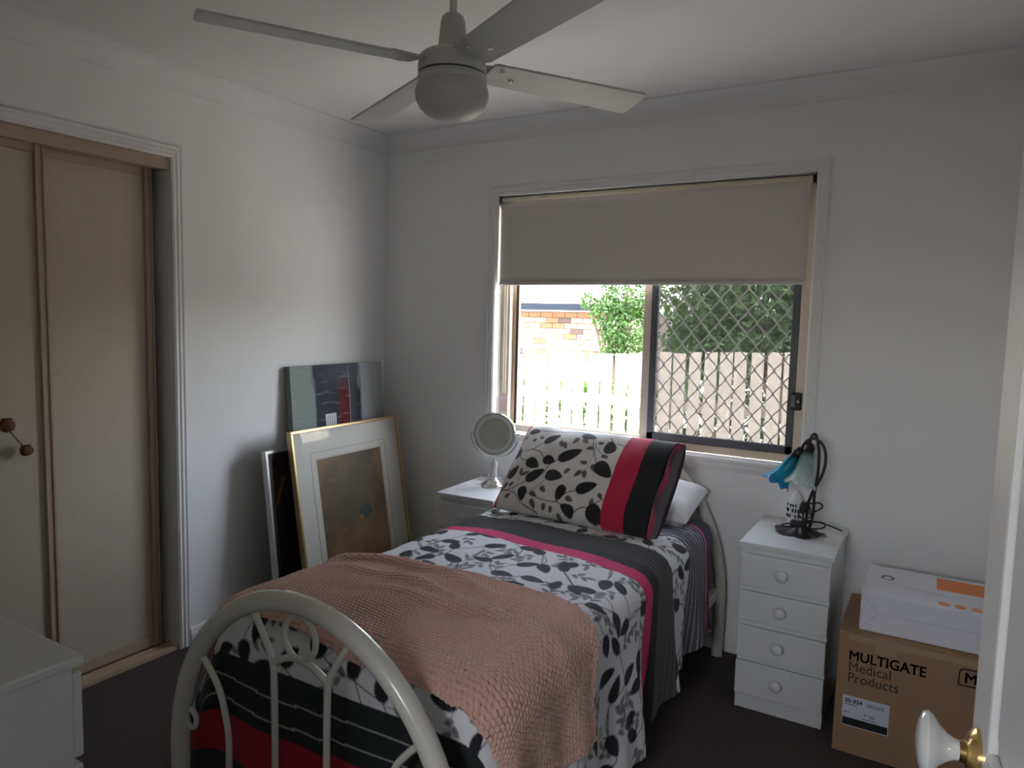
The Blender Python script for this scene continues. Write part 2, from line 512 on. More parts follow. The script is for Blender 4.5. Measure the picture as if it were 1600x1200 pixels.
# cord with a card hanging from it
cd = thing('blind_cord', 'thin cream blind cord with a pale pink card hanging at the left jamb', 'cord', (0.772, 0.045, 1.0))
G().tube([(0.770, 0.040, 2.0), (0.770, 0.040, 1.05)], 0.0022, 6).build('cord', M_cord, cd)
G().tube([(0.779, 0.046, 2.0), (0.779, 0.046, 1.05)], 0.0022, 6).build('cord', M_cord, cd)
ct = G().box(0.748, 0.800, 0.038, 0.0395, 0.945, 1.035).build('card', M_cardtag, cd)
for k in range(7):
    G().box(0.755, 0.793 - (k % 3) * 0.006, 0.0372, 0.0379, 1.010 - k * 0.009, 1.0115 - k * 0.009).build('print_line', mat('faint card print', (0.50, 0.38, 0.35), 0.8), ct)

# ------------------------------------------------------------------ wardrobe sliding doors
G_ = G()
G_.box(-0.10, -0.002, AY1, AY0, AZ - 0.048, AZ)
S(G_.build('trim_10', M_tan, bevel=0.002), 'tan head track of the wardrobe')
g = G().box(-0.11, 0.004, AY1, AY0, 0, 0.012)
g.box(-0.012, 0.004, AY1, AY0, 0.012, 0.016); g.box(-0.058, -0.052, AY1, AY0, 0.012, 0.020)
S(g.build('trim_11', mat('tan floor track', (0.50, 0.38, 0.26), 0.45)), 'tan floor track of the wardrobe')


def slide_door(name, label, y0, y1, x):
    t = thing(name, label, 'wardrobe door', (x, (y0 + y1) / 2, 0.02))
    z0, z1 = 0.022, AZ - 0.035
    G().box(x - 0.010, x - 0.003, y0 + 0.02, y1 - 0.02, z0 + 0.03, z1 - 0.02).build('panel', M_beige, t)
    for a, b in ((y0, y0 + 0.032), (y1 - 0.032, y1)):
        g = G().box(x - 0.018, x + 0.006, a, b, z0, z1)
        g.box(x + 0.006, x + 0.011, a, a + 0.008, z0, z1); g.box(x + 0.006, x + 0.011, b - 0.008, b, z0, z1)
        g.build('stile', M_tan, t, bevel=0.001)
    G().box(x - 0.016, x + 0.004, y0 + 0.03, y1 - 0.03, z0, z0 + 0.045).build('rail', M_tan, t, bevel=0.001)
    G().box(x - 0.016, x + 0.004, y0 + 0.03, y1 - 0.03, z1 - 0.04, z1).build('rail', M_tan, t, bevel=0.001)
    return t
slide_door('sliding_wardrobe_door', 'beige sliding wardrobe door nearest the room corner, recessed behind the other', -2.20, -1.338, -0.075)
slide_door('sliding_wardrobe_door', 'beige sliding wardrobe door hung with dried seed pods, in front track', -2.775, -1.765, -0.030)
# dried seed pods on a stem
sp = thing('dried_seed_pods', 'brown dried seed pods on a thin stem hung on the wardrobe door', 'dried pods', (-0.012, -1.93, 0.94))
def pod(c, r, sq):
    g = G()
    prof = [(r * 0.25, -r), (r * 0.75, -r * 0.75), (r, -0.1 * r), (r * 0.95, 0.4 * r), (r * 0.6, 0.8 * r), (r * 0.75, r * 0.95), (r * 0.2, r)]
    g.lathe(prof, 14, c)
    for i, p in enumerate(g.v):
        k = 1 + 0.12 * math.sin(i * 2.3)
        g.v[i] = (c[0] + (p[0] - c[0]) * 0.75 * k, c[1] + (p[1] - c[1]) * sq * k, p[2])
    return g
pod((0.000, -1.925, 1.035), 0.024, 1.0).build('pod', M_pod, sp, smooth=True)
pod((0.000, -1.868, 0.940), 0.019, 1.15).build('pod', M_pod, sp, smooth=True)
pod((0.000, -1.985, 1.060), 0.022, 1.0).build('pod', M_pod, sp, smooth=True)
G().tube(curve_pts([(0.0, -1.985, 1.06), (0, -1.93, 1.03), (0, -1.905, 0.995), (0, -1.87, 0.945)], 20), 0.0028, 6).build('stem', M_stem, sp, smooth=True)

# ------------------------------------------------------------------ open room door at the right
dn = (Vector((2.767, -2.21, 0)) - Vector((2.825, -3.035, 0)))
ang = math.atan2(dn.y, dn.x)
dr = thing('door_1', 'white panelled room door standing open at the right edge', None, (2.825, -3.035, 0.01), (0, 0, ang))
tag(dr, kind='structure')
DW, DH, DT = 0.827, 2.03, 0.036
g = G()      # local: x along the leaf from the hinge, +y is the face toward the room
ST, RT = 0.105, 0.11
g.box(0, DW, -DT, -0.010, 0, DH)
for a, b in ((0, ST), (DW / 2 - 0.05, DW / 2 + 0.05), (DW - ST, DW)): g.box(a, b, -0.010, 0, 0, DH)
for z0, z1 in ((0, 0.20), (0.86, 1.02), (1.62, 1.72), (DH - RT, DH)):
    for a, b in ((ST, DW / 2 - 0.05), (DW / 2 + 0.05, DW - ST)): g.box(a, b, -0.010, 0, z0, z1)
g.build('leaf', M_trim, dr, bevel=0.004, local=True)
for x0, x1 in ((ST, DW / 2 - 0.05), (DW / 2 + 0.05, DW - ST)):
    for z0, z1 in ((0.20, 0.86), (1.02, 1.62), (1.72, DH - RT)):
        G().box(x0 + 0.025, x1 - 0.025, -0.011, -0.003, z0 + 0.025, z1 - 0.025).build('raised_panel', M_trim, dr, bevel=0.006, local=True)
kx, kz = DW - 0.058, 0.99
rose = G().lathe([(0.027, 0.0), (0.027, 0.004), (0.021, 0.009), (0.012, 0.012), (0.010, 0.018)], 28, (kx, 0, kz), 'y').build('rose', M_brass, dr, smooth=True, local=True)
G().lathe([(0.010, 0.017), (0.011, 0.022), (0.014, 0.028), (0.021, 0.036), (0.030, 0.042), (0.033, 0.047), (0.031, 0.052), (0.020, 0.056), (0.004, 0.058)], 32, (kx, 0, kz), 'y').build('knob', M_porc, rose, smooth=True, local=True)
for hz in (0.25, 1.75):
    G().lathe([(0.007, hz - 0.045), (0.007, hz + 0.045)], 10, (0, 0.006, 0)).build('hinge', M_brass, dr, local=True)

# ------------------------------------------------------------------ chests of drawers
def chest(name, label, loc, rotz, w, d, h, zs, group=None, tilt=0.0):
    """local: x width, front at y=-d, back y=0"""
    t = thing(name, label, 'drawers', loc, (0, 0, rotz), group)
    g = G()
    g.box(0.006, 0.022, -d + 0.016, -0.002, 0, h - 0.018); g.box(w - 0.022, w - 0.006, -d + 0.016, -0.002, 0, h - 0.018)
    g.box(0.022, w - 0.022, -0.010, -0.002, 0.04, h - 0.02)
    g.box(0.02, w - 0.02, -d + 0.0165, -d + 0.026, 0.02, h - 0.019)
    g.build('body', M_white_lac, t, local=True, bevel=0.0015)
    G().box(0.008, w - 0.008, -d + 0.018, -d + 0.030, 0, zs[-1][0] - 0.004).build('plinth', M_white_lac, t, local=True)
    G().box(-0.004, w + 0.004, -d - 0.002, 0, h - 0.020, h).build('top', M_white_lac, t, local=True, bevel=0.004)
    rnd = random.Random(len(name) + int(w * 1000))
    for i, (a, b) in enumerate(zs):
        o_ = rnd.uniform(-0.002, 0.004)
        dro = G().box(0.006, w - 0.006, -d - 0.002 - o_, -d + 0.016, a, b).build('drawer', M_white_lac, t, local=True, bevel=0.004, seg=3)
        G().lathe([(0.008, -0.032), (0.018, -0.029), (0.0215, -0.021), (0.019, -0.013), (0.010, -0.007), (0.010, 0.002)], 20, (w / 2 - 0.005, -d - 0.002 - o_, (a + b) / 2 + 0.004), 'y').build('knob', M_white_lac, dro, smooth=True, local=True)
    return t
Z4 = [(0.477, 0.598), (0.345, 0.458), (0.207, 0.326), (0.062, 0.190)]
chest('chest_of_drawers', 'narrow white four-drawer chest under the blue glass lamp', (2.119, -0.030, 0), 0, 0.318, 0.43, 0.640, Z4)
chest('chest_of_drawers', 'narrow white drawer chest under the round chrome mirror', (0.700, -0.035, 0), math.radians(2.0), 0.302, 0.405, 0.615, [(a * 0.96, b * 0.96) for a, b in Z4])
# dresser cut by the left edge of the frame
dz_ = 0.80
chest('dresser', 'white dresser in the bottom left corner of the view', (0.58, -2.93, 0), 0, 0.80, 0.50, dz_, [(0.60, 0.765), (0.42, 0.585), (0.24, 0.405), (0.06, 0.225)])
# (the dresser faces the bed: turn its drawer side to +y)
for o in list(bpy.data.objects):
    if o.name.startswith('dresser'):
        o.rotation_euler = (0, 0, PI)
        o.location = (1.377, -2.93, 0)

# ------------------------------------------------------------------ round mirror on the left chest
mr = thing('vanity_mirror', 'round chrome two-sided mirror on a stand beside the window', 'mirror', (0.868, -0.185, 0.6165), (0, 0, math.radians(22)))
G().lathe([(0.062, 0), (0.063, 0.005), (0.058, 0.012), (0.045, 0.018), (0.040, 0.026), (0.030, 0.034), (0.018, 0.040), (0.015, 0.046)], 32).build('base', M_chrome, mr, smooth=True, local=True)
g = G().lathe([(0.015, 0.045), (0.017, 0.055), (0.013, 0.075), (0.016, 0.095), (0.018, 0.110), (0.014, 0.120), (0.008, 0.126), (0.008, 0.148)], 20)
g.build('stem', mat('white marbled enamel', (0.72, 0.72, 0.70), 0.25, var=0.12, scale=40), mr, smooth=True, local=True)
RM, ZM = 0.105, 0.258
yo = [(RM + 0.010) * 1.0, 0]
arc = [((RM + 0.012) * math.cos(a), 0, ZM + (RM + 0.012) * math.sin(a)) for a in [PI + PI * k / 30 for k in range(31)]]
yoke = G().tube(arc, 0.0042, 8).build('yoke', M_chrome, mr, smooth=True, local=True)
for sx in (-1, 1):
    G().lathe([(0.006, sx * (RM - 0.004)), (0.006, sx * (RM + 0.020))], 10, (0, 0, ZM), 'x').build('pivot', M_chrome, yoke, smooth=True, local=True)
tl = math.radians(-6)
rimp = [(RM - 0.012, -0.017), (RM - 0.003, -0.017), (RM, -0.010), (RM, 0.010), (RM - 0.003, 0.017), (RM - 0.012, 0.017)]
def tilt(g):
    g.v = [(x, y * math.cos(tl) - z * math.sin(tl), y * math.sin(tl) + z * math.cos(tl) + ZM) for x, y, z in g.v]
    return g
g = G(); g.lathe(rimp, 48, (0, 0, 0), 'y', cap=False); hd = tilt(g).build('rim', M_chrome, mr, smooth=True, local=True)
g = G(); g.lathe([(0.001, -0.0135), (RM - 0.030, -0.0135)], 48, (0, 0, 0), 'y', cap=False); tilt(g).build('mirror_glass', M_mirror, hd, local=True)
g = G(); g.lathe([(RM - 0.029, -0.0130), (RM - 0.012, -0.0150)], 48, (0, 0, 0), 'y', cap=False); tilt(g).build('frosted_ring', mat('frosted ring', (0.62, 0.66, 0.62), 0.5), hd, local=True)
g = G(); g.lathe([(0.001, 0.0145), (RM - 0.011, 0.0145)], 48, (0, 0, 0), 'y', cap=False); tilt(g).build('mirror_back', M_mirror, hd, local=True)
G().tube(curve_pts([(-0.05, 0.01, 0.006), (-0.085, 0.01, 0.004), (-0.09, 0.06, 0.004), (-0.03, 0.075, 0.006), (0.03, 0.05, 0.03), (-0.02, -0.018, 0.045), (-0.03, 0.02, 0.05)], 50), 0.0022, 6).build('power_cord', mat('white cord', (0.7, 0.7, 0.68), 0.5), mr, smooth=True, local=True)

# ------------------------------------------------------------------ twin tulip lamp on the right chest
LZ = 0.6405
lp = thing('table_lamp', 'bronze table lamp with two drooping tulip glass shades, one blue and one pale', 'lamp', (2.29, -0.215, LZ))
g = G()
v, f = [], []
nr, na = 7, 40
for i in range(nr + 1):
    q = i / nr
    for k in range(na):
        a = 2 * PI * k / na
        edge = 1 + 0.10 * math.sin(5 * a + 0.6) + 0.05 * math.sin(9 * a)
        r = 0.086 * q * edge + 0.001
        z = 0.026 * (1 - q) ** 1.5 + 0.008 + 0.010 * q * q * math.sin(5 * a + 1.4) * (0.5 + 0.5 * math.sin(2 * a)) + 0.006 * q * math.cos(7 * a)
        v.append((2.282 + r * math.cos(a) * 1.02, -0.215 + r * math.sin(a), LZ + max(0.0008, z * (1 - 0.55 * q))))
for i in range(nr):
    for k in range(na):
        f.append((i * na + k, i * na + (k + 1) % na, (i + 1) * na + (k + 1) % na, (i + 1) * na + k))
f.append(tuple(range(na))[::-1])
lb = g.add(v, f).build('leaf_base', M_bronze, lp, smooth=True)
LY = -0.22
stA = [(2.317, LY, 0.655), (2.330, LY, 0.717), (2.331, LY, 0.804), (2.338, LY, 0.880), (2.338, LY, 0.953), (2.331, LY, 1.002), (2.320, LY, 1.028), (2.308, LY - 0.004, 1.020), (2.304, LY - 0.006, 0.990)]
stB = [(2.303, LY, 0.655), (2.310, LY - 0.006, 0.726), (2.313, LY - 0.012, 0.764), (2.328, LY - 0.014, 0.816), (2.354, LY - 0.014, 0.877), (2.364, LY - 0.014, 0.932), (2.357, LY - 0.012, 0.980), (2.337, LY - 0.012, 1.007), (2.312, LY - 0.012, 1.014), (2.290, LY - 0.012, 0.997), (2.274, LY - 0.012, 0.968)]
G().tube(curve_pts(stA, 60), 0.0058, 10).build('stem', M_bronze, lp, smooth=True)
G().tube(curve_pts(stB, 60), 0.0058, 10).build('stem', M_bronze, lp, smooth=True)


def tulip(top, end, rad, seed):
    A, B = Vector(top), Vector(end)
    d = (B - A); L = d.length; d.normalize()
    e1 = d.cross(Vector((0, 1, 0))).normalized(); e2 = d.cross(e1)
    v, f = [], []
    n, m = 48, 16
    for i in range(m + 1):
        q = i / m
        r = 0.014 + (rad * 0.52 - 0.014) * math.sin(min(1, q * 1.6) * PI / 2) + rad * 0.48 * max(0, (q - 0.55) / 0.45) ** 1.7
        for k in range(n):
            a = 2 * PI * k / n
            ruf = max(0, (q - 0.6) / 0.4) ** 2
            rr = r * (1 + 0.07 * ruf * math.sin(7 * a + seed) + 0.012 * math.sin(14 * a))
            p = A + d * (L * q + 0.007 * ruf * math.sin(7 * a + seed + 1)) + (e1 * math.cos(a) + e2 * math.sin(a)) * rr
            v.append(p)
    for i in range(m):
        for k in range(n):
            f.append((i * n + k, i * n + (k + 1) % n, (i + 1) * n + (k + 1) % n, (i + 1) * n + k))
    f.append(tuple(range(n))[::-1])
    return G().add(v, f)


def shade_mat(name, A, B, c0, c1, c2):
    m = mat(name, c1, 0.25, spec=0.5)
    n, l = m.node_tree.nodes, m.node_tree.links
    b = n['Principled BSDF']
    tr = n.new('ShaderNodeBsdfTranslucent')
    at = n.new('ShaderNodeAttribute'); at.attribute_name = 'print'
    l.new(at.outputs['Color'], b.inputs['Base Color']); l.new(at.outputs['Color'], tr.inputs[0])
    mx = n.new('ShaderNodeMixShader'); mx.inputs[0].default_value = 0.55
    l.new(b.outputs[0], mx.inputs[1]); l.new(tr.outputs[0], mx.inputs[2]); l.new(mx.outputs[0], n['Material Output'].inputs[0])
    return m


def set_print(o, cols):
    ca = o.data.color_attributes.new('print', 'FLOAT_COLOR', 'POINT')
    a = np.ones((len(o.data.vertices), 4), dtype=np.float32)
    a[:, :3] = cols
    ca.data.foreach_set('color', a.ravel())


def shade(name, top, end, rad, seed, ramp, label):
    o = tulip(top, end, rad, seed).build('glass_shade', shade_mat(name, top, end, *ramp[:3]), lp, smooth=True)
    o['label'] = label
    n, m = 48, 16
    q = np.repeat(np.arange(m + 1) / m, n)
    ks = [0, .16, .30, .75, 1.0]
    cols = np.stack([np.interp(q, ks, [c[j] for c in ramp]) for j in range(3)], 1)
    ph = np.tile(np.arange(n), m + 1)
    cols *= (1 + 0.10 * np.sin(ph * 2.6 + q * 6))[:, None]
    set_print(o, np.clip(cols, 0, 1))
    so = o.modifiers.new('thick', 'SOLIDIFY'); so.thickness = 0.0025
    return o
shade('blue tulip glass', (2.268, LY - 0.012, 0.960), (2.196, LY - 0.03, 0.833), 0.052, 0.3,
      [(0.005, 0.006, 0.02), (0.006, 0.02, 0.06), (0.01, 0.36, 0.50), (0.03, 0.55, 0.68), (0.04, 0.36, 0.66)], 'bright turquoise blue tulip shade')
shade('pale tulip glass', (2.305, LY - 0.006, 0.984), (2.282, LY - 0.045, 0.838), 0.056, 1.7,
      [(0.01, 0.01, 0.012), (0.03, 0.05, 0.055), (0.42, 0.60, 0.57), (0.68, 0.80, 0.77), (0.90, 0.94, 0.96)], 'pale frosted green-white tulip shade')
for (a, b) in (((2.276, LY - 0.012, 0.972), (2.262, LY - 0.014, 0.950)), ((2.304, LY - 0.006, 0.995), (2.303, LY - 0.012, 0.968))):
    d = Vector(b) - Vector(a)
    G().tube([Vector(a) + d * t for t in (0, .15, .5, 1.0)], [0.008, 0.014, 0.019, 0.021], 16).build('shade_cap', M_bronze, lp, smooth=True)
# tied-up flex and plug
cab = thing('power_flex', 'bundled black power flex with plug tied around the lamp stems', 'cable', (2.31, -0.235, LZ + 0.02))
G().tube(curve_pts([(2.300, -0.242, 0.690), (2.300, -0.25, 0.745), (2.312, -0.245, 0.770), (2.325, -0.24, 0.72), (2.305, -0.25, 0.705), (2.285, -0.26, 0.72), (2.300, -0.25, 0.755), (2.345, -0.23, 0.77), (2.362, -0.22, 0.755), (2.34, -0.225, 0.735), (2.310, -0.242, 0.722)], 90), 0.0032, 6).build('cable', M_cable, cab, smooth=True)
G().tube(curve_pts([(2.315, -0.25, 0.69), (2.345, -0.25, 0.700), (2.375, -0.235, 0.695), (2.37, -0.22, 0.675), (2.335, -0.235, 0.668), (2.30, -0.25, 0.675), (2.245, -0.262, 0.668), (2.222, -0.24, 0.666), (2.26, -0.22, 0.675), (2.33, -0.21, 0.690), (2.385, -0.16, 0.670), (2.425, -0.125, 0.648)], 110), 0.0032, 6).build('cable', M_cable, cab, smooth=True)
G().tube(curve_pts([(2.285, -0.255, 0.690), (2.32, -0.262, 0.695), (2.335, -0.245, 0.70), (2.315, -0.228, 0.695), (2.29, -0.236, 0.69)], 40, True), 0.0032, 6, closed=True).build('cable', M_cable, cab, smooth=True)
G().box(2.258, 2.302, -0.280, -0.250, 0.676, 0.698).build('plug', M_black, cab, bevel=0.005)
g = G().lathe([(0.003, 0.0), (0.011, 0.008), (0.013, 0.022), (0.010, 0.042), (0.004, 0.050)], 14, (2.297, -0.252, 0.722)); g.build('switch', M_black, cab, smooth=True)
# white pierced ceramic ornament behind the lamp
oc = thing('ceramic_ornament', 'small white pierced ceramic tealight house behind the lamp base', 'ornament', (2.247, -0.095, LZ))
g = G().lathe([(0.033, 0.0), (0.034, 0.006), (0.032, 0.014), (0.0315, 0.020), (0.028, 0.075), (0.021, 0.105), (0.012, 0.126), (0.003, 0.136)], 28, (2.247, -0.095, LZ))
body = g.build('body', M_ceramic, oc, smooth=True)
for k in range(9):
    a = math.radians(200 + 20 * k)
    for j, (zz, hh) in enumerate(((0.030, 0.012), (0.052, 0.014), (0.074, 0.010))):
        rr = 0.0312 if zz < 0.07 else 0.0290
        if (k + j) % 4 == 3: continue
        cx, cy = 2.247 + rr * math.cos(a), -0.095 + rr * math.sin(a)
        tx, ty = -math.sin(a) * 0.0026, math.cos(a) * 0.0026
        nx_, ny_ = math.cos(a) * 0.002, math.sin(a) * 0.002
        G().add([(cx - tx - nx_, cy - ty - ny_, LZ + zz), (cx + tx - nx_, cy + ty - ny_, LZ + zz), (cx + tx + nx_, cy + ty + ny_, LZ + zz), (cx - tx + nx_, cy - ty + ny_, LZ + zz),
                 (cx - tx - nx_, cy - ty - ny_, LZ + zz + hh), (cx + tx - nx_, cy + ty - ny_, LZ + zz + hh), (cx + tx + nx_, cy + ty + ny_, LZ + zz + hh), (cx - tx + nx_, cy - ty + ny_, LZ + zz + hh)],
                [(3, 2, 1, 0), (4, 5, 6, 7), (0, 1, 5, 4), (1, 2, 6, 5), (2, 3, 7, 6), (3, 0, 4, 7)]).build('opening', M_black, body)

# ------------------------------------------------------------------ cartons
def text_geo(txt, size, bold=0.0, sx=1.0):
    cu = bpy.data.curves.new('t', 'FONT')
    cu.body = txt; cu.size = size; cu.offset = bold; cu.resolution_u = 3
    to = bpy.data.objects.new('t', cu)
    COL.objects.link(to)
    me = bpy.data.meshes.new_from_object(to)
    v = [(p.co.x * sx, p.co.y) for p in me.vertices]
    f = [tuple(p.vertices) for p in me.polygons]
    bpy.data.objects.remove(to); bpy.data.curves.remove(cu); bpy.data.meshes.remove(me)
    return v, f


def text_on(parent, name, txt, size, m, place, bold=0.0, sx=1.0):
    v, f = text_geo(txt, size, 0.0, sx)
    g = G()
    for dx, dz in ([(0, 0)] if not bold else [(-bold, -bold), (bold, -bold), (-bold, bold), (bold, bold), (0, 0)]):
        g.add([place(a + dx, b + dz) for a, b in v], f)
    return g.build(name, m, parent)


BX = (2.478, 2.955, -0.55, -0.16, 0.425)
bxt = thing('cardboard_box', 'large brown cardboard box printed Multigate Medical Products, on the carpet', 'box', (2.72, -0.355, 0))
x0, x1, y0, y1, hh = BX
g = G().box(x0, x1, y0, y1, 0.001, hh - 0.004)
bb = g.build('carton', M_card, bxt, bevel=0.004)
G().box(x0 - 0.0005, (x0 + x1) / 2 - 0.001, y0 - 0.0005, y1, hh - 0.004, hh).build('flap', M_card, bxt)
G().box((x0 + x1) / 2 + 0.001, x1, y0 - 0.0005, y1, hh - 0.0045, hh - 0.0005).build('flap', M_card, bxt)
G().box(x0 + 0.11, x0 + 0.17, y0 - 0.0012, y0 - 0.0004, hh - 0.055, hh - 0.001).build('tape', M_tape, bxt)
G().box(x0 + 0.03, x0 + 0.40, y0 - 0.001, y0 - 0.0003, hh - 0.028, hh - 0.006).build('tape', M_tape, bxt)
fy = y0 - 0.0016
onf = lambda ox, oz: (lambda a, b: (ox + a, fy, oz + b))
text_on(bxt, 'lettering', 'MULTIGATE', 0.047, M_ink, onf(2.512, 0.330), 0.0008, 0.90)
text_on(bxt, 'lettering', 'Medical', 0.047, M_ink, onf(2.512, 0.292), 0.0, 0.90)
text_on(bxt, 'lettering', 'Products', 0.047, M_ink, onf(2.512, 0.254), 0.0, 0.90)
g = G()
lx, lz, lw = 2.826, 0.334, 0.062
rp = []
for cx, cz, a0 in ((lx + lw - 0.014, lz + lw * 0.85 - 0.014, 0), (lx + 0.014, lz + lw * 0.85 - 0.014, 90), (lx + 0.002, lz + 0.002, 180), (lx + lw - 0.014, lz + 0.014, 270)):
    for k in range(6):
        a = math.radians(a0 + 18 * k)
        r = 0.014 if a0 != 180 else 0.003
        rp.append((cx + r * math.cos(a), fy, cz + r * math.sin(a)))
G().tube(rp, 0.0022, 6, closed=True).build('logo_outline', M_ink, bxt)
text_on(bxt, 'logo_letter', 'M', 0.046, M_ink, onf(lx + 0.013, lz + 0.010), 0.0010, 1.0)
stk = G().box(2.503, 2.643, y0 - 0.0012, y0 - 0.0003, 0.100, 0.205).build('address_label', M_sticker, bxt)
G().box(2.505, 2.641, fy, fy + 0.0005, 0.103, 0.129).build('label_band', M_blackink, stk)
text_on(bxt, 'label_code', '25-924', 0.019, M_blackink, onf(2.509, 0.182), 0.0004)
for k, (ax, az, bw, bh) in enumerate([(2.507, 0.174, 0.040, 0.003), (2.507, 0.146, 0.018, 0.003), (2.584, 0.150, 0.020, 0.003), (2.584, 0.144, 0.018, 0.003), (2.570, 0.148, 0.006, 0.006), (2.562, 0.134, 0.045, 0.003)]):
    G().box(ax, ax + bw, fy, fy + 0.0005, az, az + bh).build('label_line', M_greyink, stk)
for k in range(17):
    G().box(2.578 + k * 0.003, 2.578 + k * 0.003 + (0.0012 if k % 3 else 0.002), fy, fy + 0.0005, 0.180, 0.192).build('barcode_bar', M_greyink, stk)

wb = thing('white_carton', 'white carton with orange print lying on the cardboard box', 'box', (2.72, -0.34, hh))
X0, X1, Y0, Y1, Z0, Z1 = 2.534, 2.965, -0.515, -0.185, hh + 0.001, hh + 0.127
G().box(X0, X1, Y0, Y1, Z0, Z1 - 0.002).build('carton', M_whitebox, wb, bevel=0.003)
G().box(X0 - 0.001, X1, Y0 - 0.001, Y1 + 0.012, Z1 - 0.002, Z1).build('lid', M_whitebox, wb)
G().box(2.750, X1, -0.330, -0.205, Z1 + 0.0002, Z1 + 0.0008).build('orange_panel', M_orange, wb)
for k in range(3):
    cx = 2.772 + k * 0.046
    g = G(); n = 24
    g.add([(cx + 0.017 * math.cos(2 * PI * i / n), -0.470 + 0.026 * math.sin(2 * PI * i / n) * 0.7, Z1 + 0.0006) for i in range(n)], [tuple(range(n))])
    ov = g.build('orange_oval', M_orange, wb)
    G().box(cx - 0.011, cx + 0.011, -0.472, -0.468, Z1 + 0.0008, Z1 + 0.0011).build('oval_line', M_whitebox, ov)
# faint logo and ruled line on the lid, glued-end creases on the front
g = G(); g.add([(2.600 + 0.022 * math.cos(2 * PI * i / 24), -0.300 + 0.028 * math.sin(2 * PI * i / 24), Z1 + 0.0004) for i in range(24)], [tuple(range(24))])
lo = g.build('grey_emblem', M_greyink, wb)
g = G(); g.add([(2.600 + 0.012 * math.cos(2 * PI * i / 24), -0.305 + 0.016 * math.sin(2 * PI * i / 24), Z1 + 0.0008) for i in range(24)], [tuple(range(24))])
g.build('emblem_centre', M_whitebox, lo)
G().tube(curve_pts([(2.585, -0.355, Z1), (2.66, -0.365, Z1), (2.76, -0.385, Z1), (2.82, -0.400, Z1)], 16), 0.0009, 5).build('ruled_line', M_crease, wb)
zc = (Z0 + Z1) / 2 + 0.005
for pts in ([(X0, Z0 + 0.003), (X0 + 0.055, zc)], [(X0, Z1 - 0.004), (X0 + 0.055, zc)], [(X0 + 0.055, zc), (X1 - 0.055, zc)], [(X1 - 0.055, zc), (X1, Z0 + 0.003)], [(X1 - 0.055, zc), (X1, Z1 - 0.004)]):
    G().tube([(p[0], Y0 - 0.0002, p[1]) for p in pts], 0.0008, 5).build('crease', M_crease, wb)

# ------------------------------------------------------------------ pictures leaning on the left wall
def bands_mat():
    m = mat('abstract canvas paint', (0.3, 0.3, 0.3), 0.7)
    n, l = m.node_tree.nodes, m.node_tree.links
    b = n['Principled BSDF']
    tc = n.new('ShaderNodeTexCoord'); sx = n.new('ShaderNodeSeparateXYZ')
    l.new(tc.outputs['Object'], sx.inputs[0])
    nz = n.new('ShaderNodeTexNoise'); nz.inputs['Scale'].default_value = 9; nz.inputs['Detail'].default_value = 6; nz.inputs['Distortion'].default_value = 1.0
    mp = n.new('ShaderNodeMapping'); mp.inputs['Scale'].default_value = (1, 2.0, 0.45)
    l.new(tc.outputs['Object'], mp.inputs[0]); l.new(mp.outputs[0], nz.inputs['Vector'])
    ma = n.new('ShaderNodeMath'); ma.operation = 'MULTIPLY_ADD'; ma.inputs[1].default_value = 1 / 0.66; 
    l.new(sx.outputs['Y'], ma.inputs[0])
    m2 = n.new('ShaderNodeMath'); m2.operation = 'MULTIPLY_ADD'; m2.inputs[1].default_value = 0.10; m2.inputs[2].default_value = -0.05
    l.new(nz.outputs['Fac'], m2.inputs[0]); l.new(m2.outputs[0], ma.inputs[2])
    def ramp(stops):
        r = n.new('ShaderNodeValToRGB')
        e = r.color_ramp.elements
        while len(e) < len(stops): e.new(0.5)
        for i, (p, c) in enumerate(stops): e[i].position = p; e[i].color = (*c, 1)
        return r
    gg, nv, gr, lg, rd = (0.24, 0.29, 0.26), (0.030, 0.030, 0.048), (0.085, 0.095, 0.115), (0.44, 0.47, 0.48), (0.13, 0.010, 0.012)
    top = ramp([(0, gg), (0.19, gg), (0.22, nv), (0.60, gr), (0.69, gr), (0.73, lg), (1, lg)])
    bot = ramp([(0, gg), (0.21, gg), (0.24, nv), (0.46, nv), (0.49, rd), (0.585, rd), (0.60, gr), (0.71, nv), (0.74, lg), (1, lg)])
    l.new(ma.outputs[0], top.inputs[0]); l.new(ma.outputs[0], bot.inputs[0])
    zr = n.new('ShaderNodeMapRange'); zr.inputs['From Min'].default_value = 1.13; zr.inputs['From Max'].default_value = 1.03
    l.new(sx.outputs['Z'], zr.inputs['Value'])
    mx = n.new('ShaderNodeMix'); mx.data_type = 'RGBA'
    l.new(zr.outputs[0], mx.inputs['Factor']); l.new(top.outputs[0], mx.inputs['A']); l.new(bot.outputs[0], mx.inputs['B'])
    # pale dry-brush streaks
    n3 = n.new('ShaderNodeTexNoise'); n3.inputs['Scale'].default_value = 14; n3.inputs['Detail'].default_value = 8
    mp3 = n.new('ShaderNodeMapping'); mp3.inputs['Rotation'].default_value = (0.7, 0, 0); mp3.inputs['Scale'].default_value = (1, 0.5, 4)
    l.new(tc.outputs['Object'], mp3.inputs[0]); l.new(mp3.outputs[0], n3.inputs['Vector'])
    st = n.new('ShaderNodeMapRange'); st.inputs['From Min'].default_value = 0.58; st.inputs['From Max'].default_value = 0.75; st.inputs['To Max'].default_value = 0.45
    l.new(n3.outputs['Fac'], st.inputs['Value'])
    my = n.new('ShaderNodeMix'); my.data_type = 'RGBA'; my.inputs['B'].default_value = (0.40, 0.42, 0.44, 1)
    l.new(st.outputs[0], my.inputs['Factor']); l.new(mx.outputs['Result'], my.inputs['A'])
    l.new(my.outputs['Result'], b.inputs['Base Color'])
    return m


